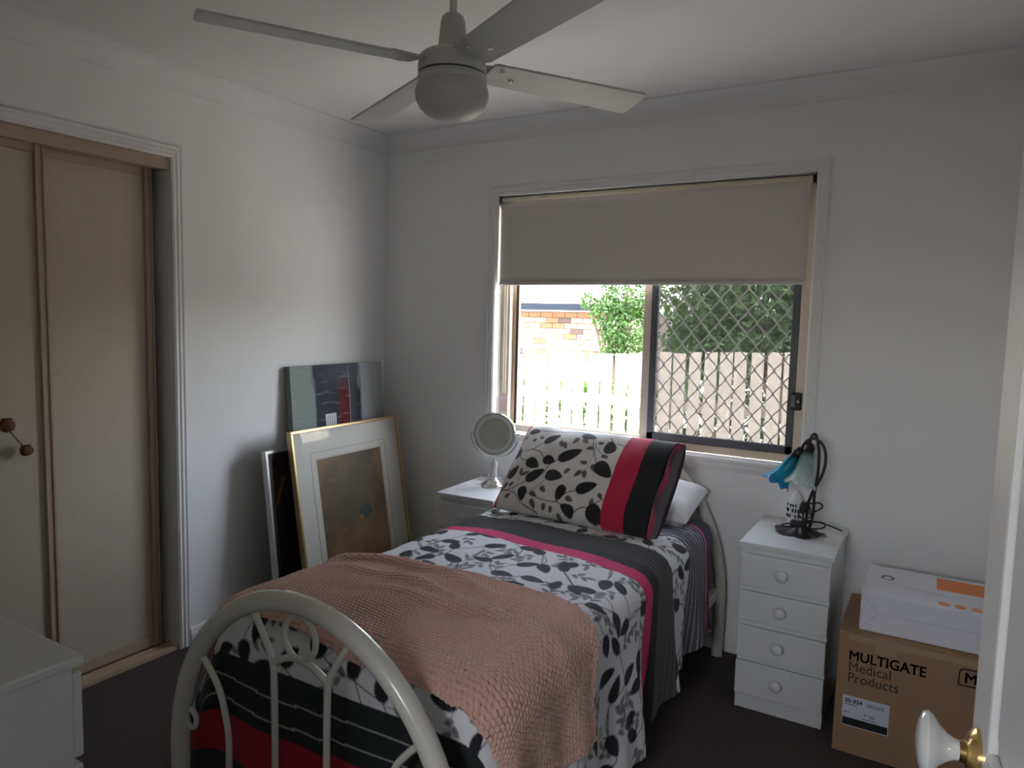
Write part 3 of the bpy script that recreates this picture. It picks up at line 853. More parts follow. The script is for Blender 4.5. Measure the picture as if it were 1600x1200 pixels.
cvs = thing('canvas_painting', 'unframed abstract canvas with navy, red and pale grey vertical bands, tallest of the leaning pictures', 'painting', (0.135, -0.725, 0.0), (0, math.radians(-4.6), 0))
CW, CH = 0.655, 1.185
G().box(-0.034, -0.001, 0, CW, 0, CH).build('stretcher', mat('grey green canvas edge', (0.20, 0.23, 0.20), 0.8), cvs, local=True)
cf = G().box(-0.002, 0.0, 0.0, CW, 0, CH).build('painted_face', bands_mat(), cvs, local=True)
G().tube([(0.0, 0.395, 0.5), (0.0, 0.392, 0.85), (0.0, 0.396, 1.05), (0.0, 0.390, 1.17)], [0.002, 0.0018, 0.0022, 0.001], 6).build('paint_line', mat('white paint ridge', (0.6, 0.6, 0.6), 0.6), cf, local=True)
G().box(0.0003, 0.0010, 0.215, 0.290, 0.870, 0.935).build('paper_sticker', mat('white paper sticker', (0.68, 0.68, 0.66), 0.7), cf, local=True)
for k in range(4):
    G().tube([(0.0012, 0.225 + k * 0.018, 0.878), (0.0012, 0.232 + k * 0.015, 0.925)], 0.0012, 5).build('pen_mark', M_greyink, cf, local=True)


def print_mat():
    m = mat('brown etching print', (0.2, 0.15, 0.1), 0.6)
    n, l = m.node_tree.nodes, m.node_tree.links
    b = n['Principled BSDF']
    tc = n.new('ShaderNodeTexCoord')
    a = n.new('ShaderNodeTexNoise'); a.inputs['Scale'].default_value = 5; a.inputs['Detail'].default_value = 8; a.inputs['Distortion'].default_value = 0.8
    l.new(tc.outputs['Object'], a.inputs['Vector'])
    r = n.new('ShaderNodeValToRGB')
    e = r.color_ramp.elements
    st = [(0.25, (0.05, 0.035, 0.018)), (0.42, (0.13, 0.080, 0.030)), (0.55, (0.22, 0.120, 0.036)), (0.72, (0.24, 0.17, 0.10))]
    while len(e) < 4: e.new(0.5)
    for i, (p, c) in enumerate(st): e[i].position = p; e[i].color = (*c, 1)
    l.new(a.outputs['Fac'], r.inputs[0])
    # grey smudged centre
    sx = n.new('ShaderNodeVectorMath'); sx.operation = 'DISTANCE'; sx.inputs[1].default_value = (0.02, 0.36, 0.55)
    l.new(tc.outputs['Object'], sx.inputs[0])
    mr_ = n.new('ShaderNodeMapRange'); mr_.inputs['From Min'].default_value = 0.30; mr_.inputs['From Max'].default_value = 0.05; mr_.inputs['To Max'].default_value = 0.75
    l.new(sx.outputs['Value'], mr_.inputs['Value'])
    m1 = n.new('ShaderNodeMix'); m1.data_type = 'RGBA'; m1.inputs['B'].default_value = (0.085, 0.085, 0.068, 1)
    l.new(mr_.outputs[0], m1.inputs['Factor']); l.new(r.outputs[0], m1.inputs['A'])
    vo = n.new('ShaderNodeTexVoronoi'); vo.feature = 'DISTANCE_TO_EDGE'; vo.inputs['Scale'].default_value = 7
    w = n.new('ShaderNodeTexNoise'); w.inputs['Scale'].default_value = 3
    va = n.new('ShaderNodeVectorMath'); va.operation = 'ADD'
    l.new(tc.outputs['Object'], va.inputs[0]); l.new(w.outputs['Color'], va.inputs[1]); l.new(tc.outputs['Object'], w.inputs['Vector'])
    l.new(va.outputs[0], vo.inputs['Vector'])
    er = n.new('ShaderNodeMapRange'); er.inputs['From Min'].default_value = 0.018; er.inputs['From Max'].default_value = 0.0; er.inputs['To Max'].default_value = 0.4
    l.new(vo.outputs['Distance'], er.inputs['Value'])
    m2 = n.new('ShaderNodeMix'); m2.data_type = 'RGBA'; m2.inputs['B'].default_value = (0.26, 0.22, 0.17, 1)
    l.new(er.outputs[0], m2.inputs['Factor']); l.new(m1.outputs['Result'], m2.inputs['A'])
    l.new(m2.outputs['Result'], b.inputs['Base Color'])
    return m


def ring(g, y0, y1, z0, z1, w, xa, xb):
    g.box(xa, xb, y0, y1, z1 - w, z1); g.box(xa, xb, y0, y1, z0, z0 + w)
    g.box(xa, xb, y0, y0 + w, z0 + w, z1 - w); g.box(xa, xb, y1 - w, y1, z0 + w, z1 - w)
    return g


FWd, FHt = 0.765, 0.905
gf = thing('gold_framed_print', 'large gold-framed brown print with wide cream mat, front of the leaning pictures', 'picture', (0.315, -0.840, 0.0), (0, math.radians(-9.0), math.radians(0.6)))
ring(G(), 0, FWd, 0, FHt, 0.014, -0.030, 0.0).build('frame', M_gold, gf, bevel=0.002, local=True)
G().box(-0.026, -0.020, 0.010, FWd - 0.010, 0.010, FHt - 0.010).build('backing', M_mat, gf, local=True)
ring(G(), 0.010, FWd - 0.010, 0.010, FHt - 0.010, 0.135, -0.0195, -0.014).build('mat_board', M_mat, gf, local=True)
ring(G(), 0.115, FWd - 0.115, 0.115, FHt - 0.115, 0.004, -0.0142, -0.0132).build('mat_line', mat('mat score line', (0.45, 0.42, 0.36), 0.8), gf, local=True)
ring(G(), 0.142, FWd - 0.142, 0.142, FHt - 0.142, 0.012, -0.0190, -0.0155).build('inner_mat', M_mat2, gf, local=True)
pr = G().box(-0.0205, -0.0175, 0.145, FWd - 0.145, 0.145, FHt - 0.145).build('print', print_mat(), gf, local=True)
bl_ = lambda cy, cz, ry, rz: G().add([(-0.0172, cy + ry * math.cos(2 * PI * i / 14) * (1 + 0.25 * math.sin(3 * i)), cz + rz * math.sin(2 * PI * i / 14) * (1 + 0.2 * math.cos(4 * i))) for i in range(14)], [tuple(range(14))])
bl_(0.455, 0.445, 0.040, 0.040).build('print_blot', mat('teal ink blot', (0.035, 0.085, 0.085), 0.7, var=0.4, scale=40), pr, local=True)
g = bl_(0.420, 0.420, 0.016, 0.013); g.v = [(x + 0.0004, y, z) for x, y, z in g.v]; g.build('print_blot', mat('ochre ink blot', (0.30, 0.17, 0.05), 0.7), pr, local=True)
G().box(-0.0085, -0.0070, 0.012, FWd - 0.012, 0.012, FHt - 0.012).build('glass', M_picglass, gf, local=True)

bf = thing('black_framed_picture', 'dark picture in a black and silver frame half hidden behind the gold frame', 'picture', (0.215, -0.935, 0.0), (0, math.radians(-7.0), 0))
ring(G(), 0, 0.56, 0, 0.815, 0.012, -0.030, 0.0).build('outer_frame', M_silver, bf, local=True)
ring(G(), 0.012, 0.548, 0.012, 0.803, 0.020, -0.028, -0.002).build('inner_frame', M_blackwood, bf, local=True)
dk = G().box(-0.022, -0.016, 0.03, 0.53, 0.03, 0.785).build('dark_print', mat('dark brown print', (0.035, 0.022, 0.018), 0.35, var=0.4, scale=6), bf, local=True)
G().add([(-0.0155, 0.045, 0.56), (-0.0155, 0.060, 0.56), (-0.0155, 0.115, 0.68), (-0.0155, 0.095, 0.69)], [(0, 1, 2, 3)]).build('brown_stroke', mat('brown stroke', (0.20, 0.10, 0.045), 0.6), dk, local=True)

# ------------------------------------------------------------------ ceiling fan
FX, FY = 1.590, -1.585
fan = thing('ceiling_fan', 'white four-blade ceiling fan with a round frosted light', 'fan', (FX, FY, H))
c = (FX, FY, 0)
G().lathe([(0.055, H - 0.001), (0.055, H - 0.02), (0.045, H - 0.05), (0.018, H - 0.065)][::-1], 28, c).build('ceiling_canopy', M_fan, fan, smooth=True)
G().lathe([(0.0095, 2.18), (0.0095, H - 0.05)], 14, c).build('rod', M_fan, fan, smooth=True)
G().lathe([(0.010, 2.203), (0.020, 2.201), (0.028, 2.194), (0.031, 2.182), (0.037, 2.124), (0.039, 2.114), (0.018, 2.112)][::-1], 32, c).build('motor_cover', M_fan, fan, smooth=True)
G().lathe([(0.033, 2.102), (0.033, 2.116)], 24, c).build('neck', M_black, fan)
G().lathe([(0.03, 2.107), (0.055, 2.107), (0.078, 2.101), (0.085, 2.094), (0.088, 2.060), (0.086, 2.055), (0.05, 2.055)][::-1], 48, c).build('motor_housing', M_fan, fan, smooth=True)
G().lathe([(0.080, 2.048), (0.080, 2.056)], 40, c).build('groove', mat('dark groove', (0.08, 0.08, 0.075), 0.6), fan)
G().lathe([(0.05, 2.050), (0.085, 2.050), (0.088, 2.045), (0.089, 2.032), (0.086, 2.028), (0.05, 2.028)][::-1], 48, c).build('light_ring', M_fan, fan, smooth=True)
G().lathe([(0.088, 2.029), (0.093, 2.016), (0.0945, 2.004), (0.092, 1.990), (0.083, 1.971), (0.066, 1.955), (0.042, 1.945), (0.020, 1.941), (0.002, 1.940)][::-1], 48, c).build('light_globe', M_globe, fan, smooth=True)
for k in range(4):
    a0 = math.radians(62 + 90 * k)
    ca, sa = math.cos(a0), math.sin(a0)
    pt = math.radians(-10.5)
    slope = (0.016, 0.0, -0.020, 0.0)[k]
    def bp3(r, w, dz):
        zz = 2.072 + w * math.sin(pt) + dz + r * slope
        ww = w * math.cos(pt)
        return (FX + r * ca - ww * sa, FY + r * sa + ww * ca, zz)
    outl = [(0.100, -0.044), (0.110, -0.050), (0.30, -0.055), (0.590, -0.062), (0.602, -0.055), (0.612, 0.055), (0.606, 0.062), (0.30, 0.055), (0.110, 0.050), (0.100, 0.044)]
    n = len(outl)
    g = G().add([bp3(r, w, 0) for r, w in outl] + [bp3(r, w, 0.006) for r, w in outl],
                [tuple(range(n)), tuple(range(n, 2 * n))[::-1]] + [(i, n + i, n + (i + 1) % n, (i + 1) % n) for i in range(n)])
    bld = g.build('blade', M_blade, fan)
    for (r, w) in ((0.135, -0.026), (0.180, 0.010)):
        p = bp3(r, w, -0.0015)
        G().lathe([(0.006, p[2] - 0.003), (0.007, p[2] + 0.002)], 10, (p[0], p[1], 0)).build('screw', M_silver, bld)
    g = G().add([bp3(0.085, -0.020, 0.007), bp3(0.175, -0.034, 0.007), bp3(0.175, 0.034, 0.007), bp3(0.085, 0.020, 0.007),
                 bp3(0.085, -0.020, 0.012), bp3(0.175, -0.034, 0.012), bp3(0.175, 0.034, 0.012), bp3(0.085, 0.020, 0.012)],
                [(3, 2, 1, 0), (4, 5, 6, 7), (0, 1, 5, 4), (1, 2, 6, 5), (2, 3, 7, 6), (3, 0, 4, 7)])
    g.build('blade_bracket', M_fan, bld)

# ------------------------------------------------------------------ bed frame
XC = 1.505
bed = thing('single_bed', 'cream enamelled tubular single bed with arched head and foot', 'bed', (XC, -1.03, 0))
def arch(y, hw, zs, top, r):
    pts = [(XC - hw, y, 0.0), (XC - hw, y, zs * 0.5), (XC - hw, y, zs)]
    pts += [(XC - hw * math.cos(a), y, zs + (top - zs) * math.sin(a)) for a in [PI * k / 36 for k in range(1, 36)]]
    pts += [(XC + hw, y, zs), (XC + hw, y, zs * 0.5), (XC + hw, y, 0.0)]
    return G().tube(pts, r, 16)
YF, YH = -2.02, -0.065
foot = arch(YF, 0.444, 0.30, 0.785, 0.0245).build('footboard_arch', M_enamel, bed, smooth=True)
head = arch(YH, 0.452, 0.25, 0.882, 0.0245).build('headboard_arch', M_enamel, bed, smooth=True)
R7 = 0.0085
def rod(pts, parent=foot, r=R7): return G().tube(curve_pts(pts, 40), r, 8).build('rod', M_enamel, parent, smooth=True)
for s in (-1, 1):
    X = lambda d: XC + s * d
    rod([(X(.083), YF, 0.16), (X(.083), YF, 0.36), (X(.085), YF, 0.55), (X(.090), YF, 0.628), (X(.118), YF, 0.68), (X(.155), YF, 0.735)])
    rod([(X(.250), YF, 0.16), (X(.250), YF, 0.32), (X(.252), YF, 0.40), (X(.278), YF, 0.49), (X(.310), YF, 0.535), (X(.348), YF, 0.572)])
rod([(XC - .090, YF, 0.626), (XC - 0.03, YF, 0.652), (XC + 0.03, YF, 0.652), (XC + .090, YF, 0.626)])
rg = [(XC + 0.050 * math.cos(2 * PI * k / 28), YF, 0.7055 + 0.052 * math.sin(2 * PI * k / 28)) for k in range(28)]
G().tube(rg, R7 * 0.9, 8, closed=True).build('ring', M_enamel, foot, smooth=True)
G().tube([(XC - 0.44, YF, 0.16), (XC + 0.44, YF, 0.16)], 0.014, 10).build('cross_rail', M_enamel, foot, smooth=True)
for sx in (-1, 1):
    G().tube([(XC + sx * 0.398 + sx * -0.006 + 0.019 * math.cos(2 * PI * k / 18), YF - 0.002, 0.392 + 0.024 * math.sin(2 * PI * k / 18)) for k in range(18)], 0.0075, 8, closed=True).build('bolt_lug', M_enamel, foot, smooth=True)
for d in (-0.25, -0.083, 0.083, 0.25):
    zt = 0.25 + 0.632 * math.sqrt(1 - (d / 0.452) ** 2)
    G().tube([(XC + d, YH, 0.25), (XC + d, YH, zt)], R7, 8).build('rod', M_enamel, head, smooth=True)
G().tube([(XC - 0.44, YH, 0.30), (XC + 0.44, YH, 0.30)], 0.014, 10).build('cross_rail', M_enamel, head, smooth=True)
for sx in (-1, 1):
    a, b = sorted((XC + sx * 0.415, XC + sx * 0.450))
    G().box(a, b, YF + 0.17, YH, 0.255, 0.299).build('side_rail', M_enamel, bed, bevel=0.004)

mt = thing('mattress', 'single mattress in a navy fitted sheet, showing at the head of the bed', 'mattress', (XC, -1.0, 0.345))
def rounded_box(x0, x1, y0, y1, z0, z1, r):
    return G().box(x0, x1, y0, y1, z0, z1)
mo = G().box(XC - 0.425, XC + 0.425, -1.915, -0.105, 0.346, 0.600).build('mattress_body', M_navy, mt, bevel=0.05, seg=4)
G().box(XC - 0.405, XC + 0.405, -1.90, -0.12, 0.12, 0.340).build('slat_base', M_base, bed, bevel=0.01)
g = G()

# ------------------------------------------------------------------ printed cloth
rng = np.random.default_rng(11)


class Raster:
    """leaf print drawn in metres on a fine grid; 0 ground, 1 black, 2 grey"""
    def __init__(s, u0, u1, v0, v1, res=0.002):
        s.u0, s.v0, s.res = u0, v0, res
        s.nu, s.nv = int((u1 - u0) / res) + 1, int((v1 - v0) / res) + 1
        s.k = np.zeros((s.nu, s.nv), np.float32)     # black cover
        s.gk = np.zeros((s.nu, s.nv), np.float32)    # grey cover

    def win(s, c, r):
        i0 = max(0, int((c[0] - r - s.u0) / s.res)); i1 = min(s.nu, int((c[0] + r - s.u0) / s.res) + 2)
        j0 = max(0, int((c[1] - r - s.v0) / s.res)); j1 = min(s.nv, int((c[1] + r - s.v0) / s.res) + 2)
        if i0 >= i1 or j0 >= j1: return None
        U, V = np.meshgrid(s.u0 + np.arange(i0, i1) * s.res, s.v0 + np.arange(j0, j1) * s.res, indexing='ij')
        return i0, i1, j0, j1, U, V

    def put(s, lay, w, cov):
        i0, i1, j0, j1 = w[:4]
        A = s.gk if lay == 2 else s.k
        A[i0:i1, j0:j1] = np.maximum(A[i0:i1, j0:j1], cov)

    def leaf(s, base, ang, L, Wd, lay):
        c = (base[0] + math.cos(ang) * L / 2, base[1] + math.sin(ang) * L / 2)
        w = s.win(c, L * 0.75)
        if w is None: return
        U, V = w[4] - base[0], w[5] - base[1]
        x = (U * math.cos(ang) + V * math.sin(ang)) / L
        y = -U * math.sin(ang) + V * math.cos(ang)
        xc = np.clip(x, 0, 1)
        hw = Wd / 2 * np.sin(PI * xc ** 0.72) ** 0.58 * (1 - 0.10 * xc)
        d = np.where((x > 0) & (x < 1), hw - np.abs(y), -1)
        s.put(lay, w, np.clip(d / s.res + 0.5, 0, 1))

    def stem(s, pts, wd, lay):
        for a, b in zip(pts[:-1], pts[1:]):
            c = ((a[0] + b[0]) / 2, (a[1] + b[1]) / 2)
            L = math.hypot(b[0] - a[0], b[1] - a[1])
            w = s.win(c, L / 2 + wd)
            if w is None or L < 1e-6: continue
            dx, dy = (b[0] - a[0]) / L, (b[1] - a[1]) / L
            U, V = w[4] - a[0], w[5] - a[1]
            t = np.clip(U * dx + V * dy, 0, L)
            d = np.hypot(U - t * dx, V - t * dy)
            s.put(lay, w, np.clip((wd / 2 - d) / s.res + 0.5, 0, 1))

    def sample(s, u, v):
        fu = np.clip((u - s.u0) / s.res, 0, s.nu - 1.001); fv = np.clip((v - s.v0) / s.res, 0, s.nv - 1.001)
        i, j = fu.astype(int), fv.astype(int)
        a, b = fu - i, fv - j
        def S_(A): return A[i, j] * (1 - a) * (1 - b) + A[i + 1, j] * a * (1 - b) + A[i, j + 1] * (1 - a) * b + A[i + 1, j + 1] * a * b
        return S_(s.k), S_(s.gk)


def bez(a, b, c, n=10):
    return [((1 - t) ** 2 * a[0] + 2 * t * (1 - t) * b[0] + t * t * c[0], (1 - t) ** 2 * a[1] + 2 * t * (1 - t) * b[1] + t * t * c[1]) for t in [k / n for k in range(n + 1)]]


def scatter_vines(R, u0, u1, v0, v1, dmin=0.081, L=0.078, Wd=0.047, sub=True):
    big = []
    for _ in range(9000):
        p = (rng.uniform(u0, u1), rng.uniform(v0, v1))
        if all((p[0] - q[0]) ** 2 + (p[1] - q[1]) ** 2 > dmin ** 2 for q in big): big.append(p)
    big = np.array(big)
    for i, p in enumerate(big):
        d = np.hypot(*(big - p).T); d[i] = 9
        o = np.argsort(d)[:3]
        q = big[o[rng.integers(0, 3)]]
        m = ((p[0] + q[0]) / 2 + rng.normal(0, .018), (p[1] + q[1]) / 2 + rng.normal(0, .018))
        R.stem(bez(tuple(p), m, tuple(q)), 0.0034, 1)
        an = math.atan2(p[1] - m[1], p[0] - m[0]) + rng.normal(0, .35)
        R.leaf(tuple(p), an, L * rng.uniform(.85, 1.15), Wd * rng.uniform(.85, 1.1), 1)
        if sub:
            a2 = an + rng.choice([-1, 1]) * rng.uniform(1.2, 2.2)
            tip = (p[0] + math.cos(a2) * 0.075, p[1] + math.sin(a2) * 0.075)
            R.stem(bez(tuple(p), (p[0] + math.cos(a2 + .4) * 0.04, p[1] + math.sin(a2 + .4) * 0.04), tip), 0.0022, 2)
            for t, s in ((0.45, 1), (0.62, -1), (0.85, 1), (1.0, 0)):
                b = (p[0] + (tip[0] - p[0]) * t, p[1] + (tip[1] - p[1]) * t)
                R.leaf(b, a2 + s * 0.9, 0.034 * rng.uniform(.8, 1.2), 0.017, 2)


def grid_mesh(name, P, m, parent, cols=None, smooth=True):
    nu, nv = P.shape[:2]
    me = bpy.data.meshes.new(name)
    me.vertices.add(nu * nv)
    me.vertices.foreach_set('co', P.reshape(-1).astype(np.float32))
    i, j = np.meshgrid(np.arange(nu - 1), np.arange(nv - 1), indexing='ij')
    a = (i * nv + j).ravel()
    q = np.stack([a, a + nv, a + nv + 1, a + 1], 1).astype(np.int32)
    nf = len(q)
    me.loops.add(nf * 4); me.loops.foreach_set('vertex_index', q.ravel())
    me.polygons.add(nf)
    me.polygons.foreach_set('loop_start', np.arange(0, nf * 4, 4, dtype=np.int32))
    me.polygons.foreach_set('use_smooth', np.ones(nf, bool))
    me.update(calc_edges=True); me.validate()
    o = bpy.data.objects.new(name, me)
    COL.objects.link(o)
    me.materials.append(m)
    if parent is not None:
        o.parent = parent; W[o] = W[parent].copy()
    if cols is not None: set_print(o, cols.reshape(-1, 3))
    return o


ZT, HW, RE = 0.622, 0.455, 0.075       # duvet top height, half width, edge radius
YE = -1.925                            # foot edge


def edge(o):
    """overflow arc length -> (horizontal advance, drop) round an edge of radius RE; o measured from the start of the bend"""
    th = np.clip(o / RE, 0, PI / 2)
    adv = RE * np.sin(th)
    drop = RE * (1 - np.cos(th)) + np.clip(o - RE * PI / 2, 0, None)
    return adv, drop


def drape(s, t, lift=0.0):
    """cloth coordinates (s across from the bed centre, t = distance from the window wall along the bed) -> xyz"""
    S0, T0 = HW - RE, -YE - RE
    a = np.clip(np.abs(s) - S0, 0, None); b = np.clip(t - T0, 0, None)
    r = np.hypot(a, b) + 1e-9
    adv, drop = edge(r)
    ux, uy = a / r, b / r
    sg = np.sign(s)
    hang = np.clip(drop - RE, 0, None)
    flare = np.where(sg > 0, 0.06, np.where(t < 0.65, 0.0, 0.08 + 0.40 * np.clip((t - 1.35) / 0.5, 0, 1))) * hang
    # hanging folds
    fold = (0.020 * np.sin(t * 17 + 0.8) + 0.010 * np.sin(t * 41 + s)) * np.clip(hang / 0.35, 0, 1.2) * ux
    fold = np.where((sg < 0) & (t < 0.65), -np.abs(fold) * 0.3, fold)
    foldy = (0.010 * np.sin(s * 22)) * np.clip(hang / 0.35, 0, 1.2) * uy
    x = XC + np.sign(s) * (np.minimum(np.abs(s), S0) + (adv + flare + lift * np.clip(r / RE, 0, 1)) * ux + fold)
    y = -(np.minimum(t, T0) + (adv + flare * 0.3 + lift * np.clip(r / RE, 0, 1)) * uy + foldy)
    crown = 0.016 * np.clip(1 - (s / HW) ** 2, 0, 1) + 0.006 * np.sin(t * 9 + s * 3) * np.clip(1 - (s / HW) ** 4, 0, 1) + 0.004 * np.sin(s * 14 + t * 5)
    z = ZT + 0.020 * np.clip((t - 1.35) / 0.4, 0, 1) + crown * np.clip(1 - r / 0.2, 0, 1) - drop + lift * (1 - np.clip(drop / RE, 0, 1))
    return np.stack([x, y, np.maximum(z, 0.03)], -1)


step = 0.0040
T_HEAD, T_FOOT = 0.285, -YE + 0.44
ss = np.arange(-0.86, 0.965, step); tt = np.arange(T_HEAD, T_FOOT, step)
SS, TT = np.meshgrid(ss, tt, indexing='ij')
# the hem on the window-side right edge hangs shorter near the head
lim = np.interp(TT, [0.28, 0.5, 0.8, 1.05, 1.3, 2.4], [0.80, 0.845, 0.875, 0.945, 0.93, 0.90])
SSc = np.where(SS > 0, SS * lim / 0.965, SS)
P = drape(SSc, TT)
R = Raster(-1.0, 1.0, 0.2, 2.5)
scatter_vines(R, -1.0, 1.0, 0.25, 2.45)
k_, g_ = R.sample(SSc, TT)
white, black, grey = np.array((0.80, 0.80, 0.82)), np.array((0.022, 0.021, 0.026)), np.array((0.22, 0.22, 0.235))
ext = np.clip(np.abs(SSc) - HW, 0, None)
tb = TT - 0.075 * np.clip(SSc + 0.40, 0, 0.9) - 0.16 * np.where(SSc > 0, ext, 0) + 0.02
C = white + (grey - white) * g_[..., None]
C = C + (black - C) * k_[..., None]
def band(a, b, col):
    global C
    m = ((tb >= a) & (tb < b))[..., None]
    C = np.where(m, np.array(col), C)
def lines(a, b, p, w, col):
    global C
    ph = ((tb - a) / p) % 1.0
    m = ((tb >= a) & (tb < b) & (ph < w))[..., None]
    C = np.where(m, np.array(col), C)
crim = (0.68, 0.030, 0.150)
band(0.0, 0.285, crim); band(0.0, 0.270, (0.05, 0.055, 0.10))
band(0.285, 0.495, (0.105, 0.105, 0.125)); lines(0.285, 0.495, 0.026, 0.16, (0.55, 0.55, 0.58))
band(0.690, 0.830, (0.090, 0.088, 0.090)); lines(0.690, 0.830, 0.022, 0.18, (0.040, 0.040, 0.042))
band(0.830, 0.890, (0.016, 0.015, 0.018)); band(0.890, 0.955, crim)
# foot end bands
tf = TT - 0.03 * 0
mfoot = TT > 2.000
dark_f = (0.020, 0.026, 0.026)
C = np.where(((TT > 2.000) & (TT < 2.153))[..., None], np.array(dark_f), C)
ph = ((TT - 2.000 + 0.006 * np.sin(SS * 9)) / 0.056) % 1.0
C = np.where(((TT > 2.02) & (TT < 2.153) & (ph < 0.075))[..., None], np.array((0.42, 0.44, 0.44)), C)
C = np.where(((TT >= 2.153) & (TT < 2.255))[..., None], np.array((0.36, 0.012, 0.035)), C)
C = np.where((TT >= 2.255)[..., None], np.array((0.03, 0.035, 0.04)), C)
# pleat relief
pl = ((tb > 0.690) & (tb < 0.830)) | ((tb > 0.285) & (tb < 0.495))
P[..., 2] += np.where(pl, 0.0022 * np.sin(tb / 0.022 * 2 * PI), 0) * np.clip(1 - ext / 0.05, 0, 1)
M_duvet = attr_mat('printed duvet cotton', 0.8, 0.10)
dv = grid_mesh('duvet', P, M_duvet, None, C)
tag(dv, 'white duvet printed with black leaves, crossed by pink, black and grey bands', 'duvet')

# ------------------------------------------------------------------ peach blanket
st_ = 0.0032
bs_ = np.arange(-0.66, 0.705, st_); bt_ = np.arange(0.0, 1.0001, st_ / 0.60)
BS, BQ = np.meshgrid(bs_, bt_, indexing='ij')
t_head = np.interp(BS, [-0.66, -0.46, -0.30, -0.05, 0.30, 0.46, 0.60, 0.735], [1.62, 1.475, 1.40, 1.365, 1.37, 1.43, 1.475, 1.46]) + 0.010 * np.sin(BS * 13)
t_foot = np.interp(BS, [-0.66, -0.46, 0.0, 0.46, 0.735], [1.885, 1.90, 1.905, 1.945, 1.97]) + 0.008 * np.sin(BS * 11 + 1)
BT = t_head + (t_foot - t_head) * BQ
wr = 0.020 * np.exp(-((BQ - 0.13 - 0.10 * np.sin(BS * 5)) / 0.05) ** 2) * np.clip(1 - ((BS + 0.10) / 0.45) ** 2, 0, 1)
wr += 0.015 * np.exp(-((BQ - 0.30 - 0.25 * (BS + 0.2)) / 0.045) ** 2) * np.clip(1 - ((BS + 0.05) / 0.40) ** 2, 0, 1)
wr += 0.013 * np.exp(-((BQ - 0.50 + 0.30 * BS) / 0.05) ** 2) * np.clip(1 - ((BS - 0.15) / 0.38) ** 2, 0, 1)
wr += 0.004 * np.sin(BS * 23 + BQ * 9) * np.sin(BQ * 7)
lift = 0.016 + np.clip(wr, -0.004, None) + 0.006 * np.exp(-(BQ / 0.04) ** 2)
pt_ = 0.0135
row = np.floor(BT / (pt_ * 0.86))
waf = np.abs(np.sin(PI * BT / (pt_ * 0.86))) * np.abs(np.sin(PI * (BS / pt_ + 0.5 * (row % 2))))
PB = drape(BS, BT, lift + 0.0048 * waf ** 0.7)
bk = grid_mesh('throw_blanket', PB, M_blanket, None)
tag(bk, 'peach waffle-textured throw blanket over the foot of the bed', 'blanket')
so = bk.modifiers.new('thick', 'SOLIDIFY'); so.thickness = 0.008; so.offset = -1

# ------------------------------------------------------------------ pillows
def pillow_grid(w, h, th, n=70, m=48, pin=0.05, openend=False):
    """closed pillow as front and back sheets in local (u across, v up, n out)"""
    u = np.linspace(-1, 1, n); v = np.linspace(-1, 1, m)
    U, V = np.meshgrid(u, v, indexing='ij')
    pu = np.clip((1 - np.abs(U) ** 4.0), 0, 1) ** 0.5
    if openend: pu = np.where(U > 0, 1 - 0.35 * np.clip(U, 0, 1) ** 5, pu)
    prof = pu * np.clip((1 - np.abs(V) ** 3.4), 0, 1) ** 0.5
    X = U * w / 2 * (1 - pin * 0.25 * (1 - V ** 2)) ; Y = V * h / 2 * (1 - pin * 0.35 * (1 - U ** 2))
    return U, V, X, Y, prof * th / 2


def place_frame(o, c, ex, ey):
    ex = Vector(ex).normalized(); ez = ex.cross(Vector(ey)).normalized(); ey = ez.cross(ex)
    mtx = Matrix(((ex.x, ey.x, ez.x, c[0]), (ex.y, ey.y, ez.y, c[1]), (ex.z, ey.z, ez.z, c[2]), (0, 0, 0, 1)))
    o.matrix_world = mtx
    W[o] = mtx


def make_pillow(name, label, c, ex, ey, w, h, th, m, printer=None, res=0.003, cat='pillow'):
    t = thing(name, label, cat)
    place_frame(t, c, ex, ey)
    n, mm = int(w / res), int(h / res)
    U, V, X, Y, Z = pillow_grid(w, h, th, n, mm, openend=printer is not None)
    wr = 0.003 * np.sin(X * 40 + Y * 22) * np.clip((V - 0.45) / 0.4, 0, 1) + 0.0022 * np.sin(X * 17 - Y * 31)
    for nm, sg in (('front', 1), ('back', -1)):
        Pq = np.stack([X, Y, sg * (Z + wr * (Z > 0.01)) ], -1)
        if sg < 0: Pq = Pq[::-1]
        cols = printer(U if sg > 0 else U[::-1], V if sg > 0 else V[::-1], X if sg > 0 else X[::-1], Y if sg > 0 else Y[::-1]) if printer else None
        grid_mesh('pillow_' + nm, Pq, m, t, cols)
    return t


make_pillow('pillow', 'plain white pillow lying behind the leaf-print pillow', (1.585, -0.235, 0.692), (1, 0.02, -0.03), (0, 0.95, 0.20), 0.61, 0.33, 0.15, M_whitecloth, res=0.012)

# leaf-print pillow standing at the head; leaves placed as in view, coordinates of a 1600x1200 close-up
PWd, PHt = 0.70, 0.43
quad = [(40, 860), (200, 90), (1510, 250), (1350, 1090)]      # bottom-left, top-left, top-right, bottom-right


def q2m(px, py):
    """invert the bilinear quad to metres on the pillow face"""
    bl0, tl0, tr0, br0 = [np.array(q, float) for q in quad]
    a, b = 0.5, 0.5
    for _ in range(12):
        p = (1 - a) * (1 - b) * bl0 + (1 - a) * b * tl0 + a * b * tr0 + a * (1 - b) * br0
        da = (1 - b) * (br0 - bl0) + b * (tr0 - tl0); db = (1 - a) * (tl0 - bl0) + a * (tr0 - br0)
        J = np.stack([da, db], 1)
        d = np.linalg.solve(J, np.array((px, py), float) - p)
        a += d[0]; b += d[1]
    return ((a - 0.5) * PWd, (b - 0.5) * PHt)


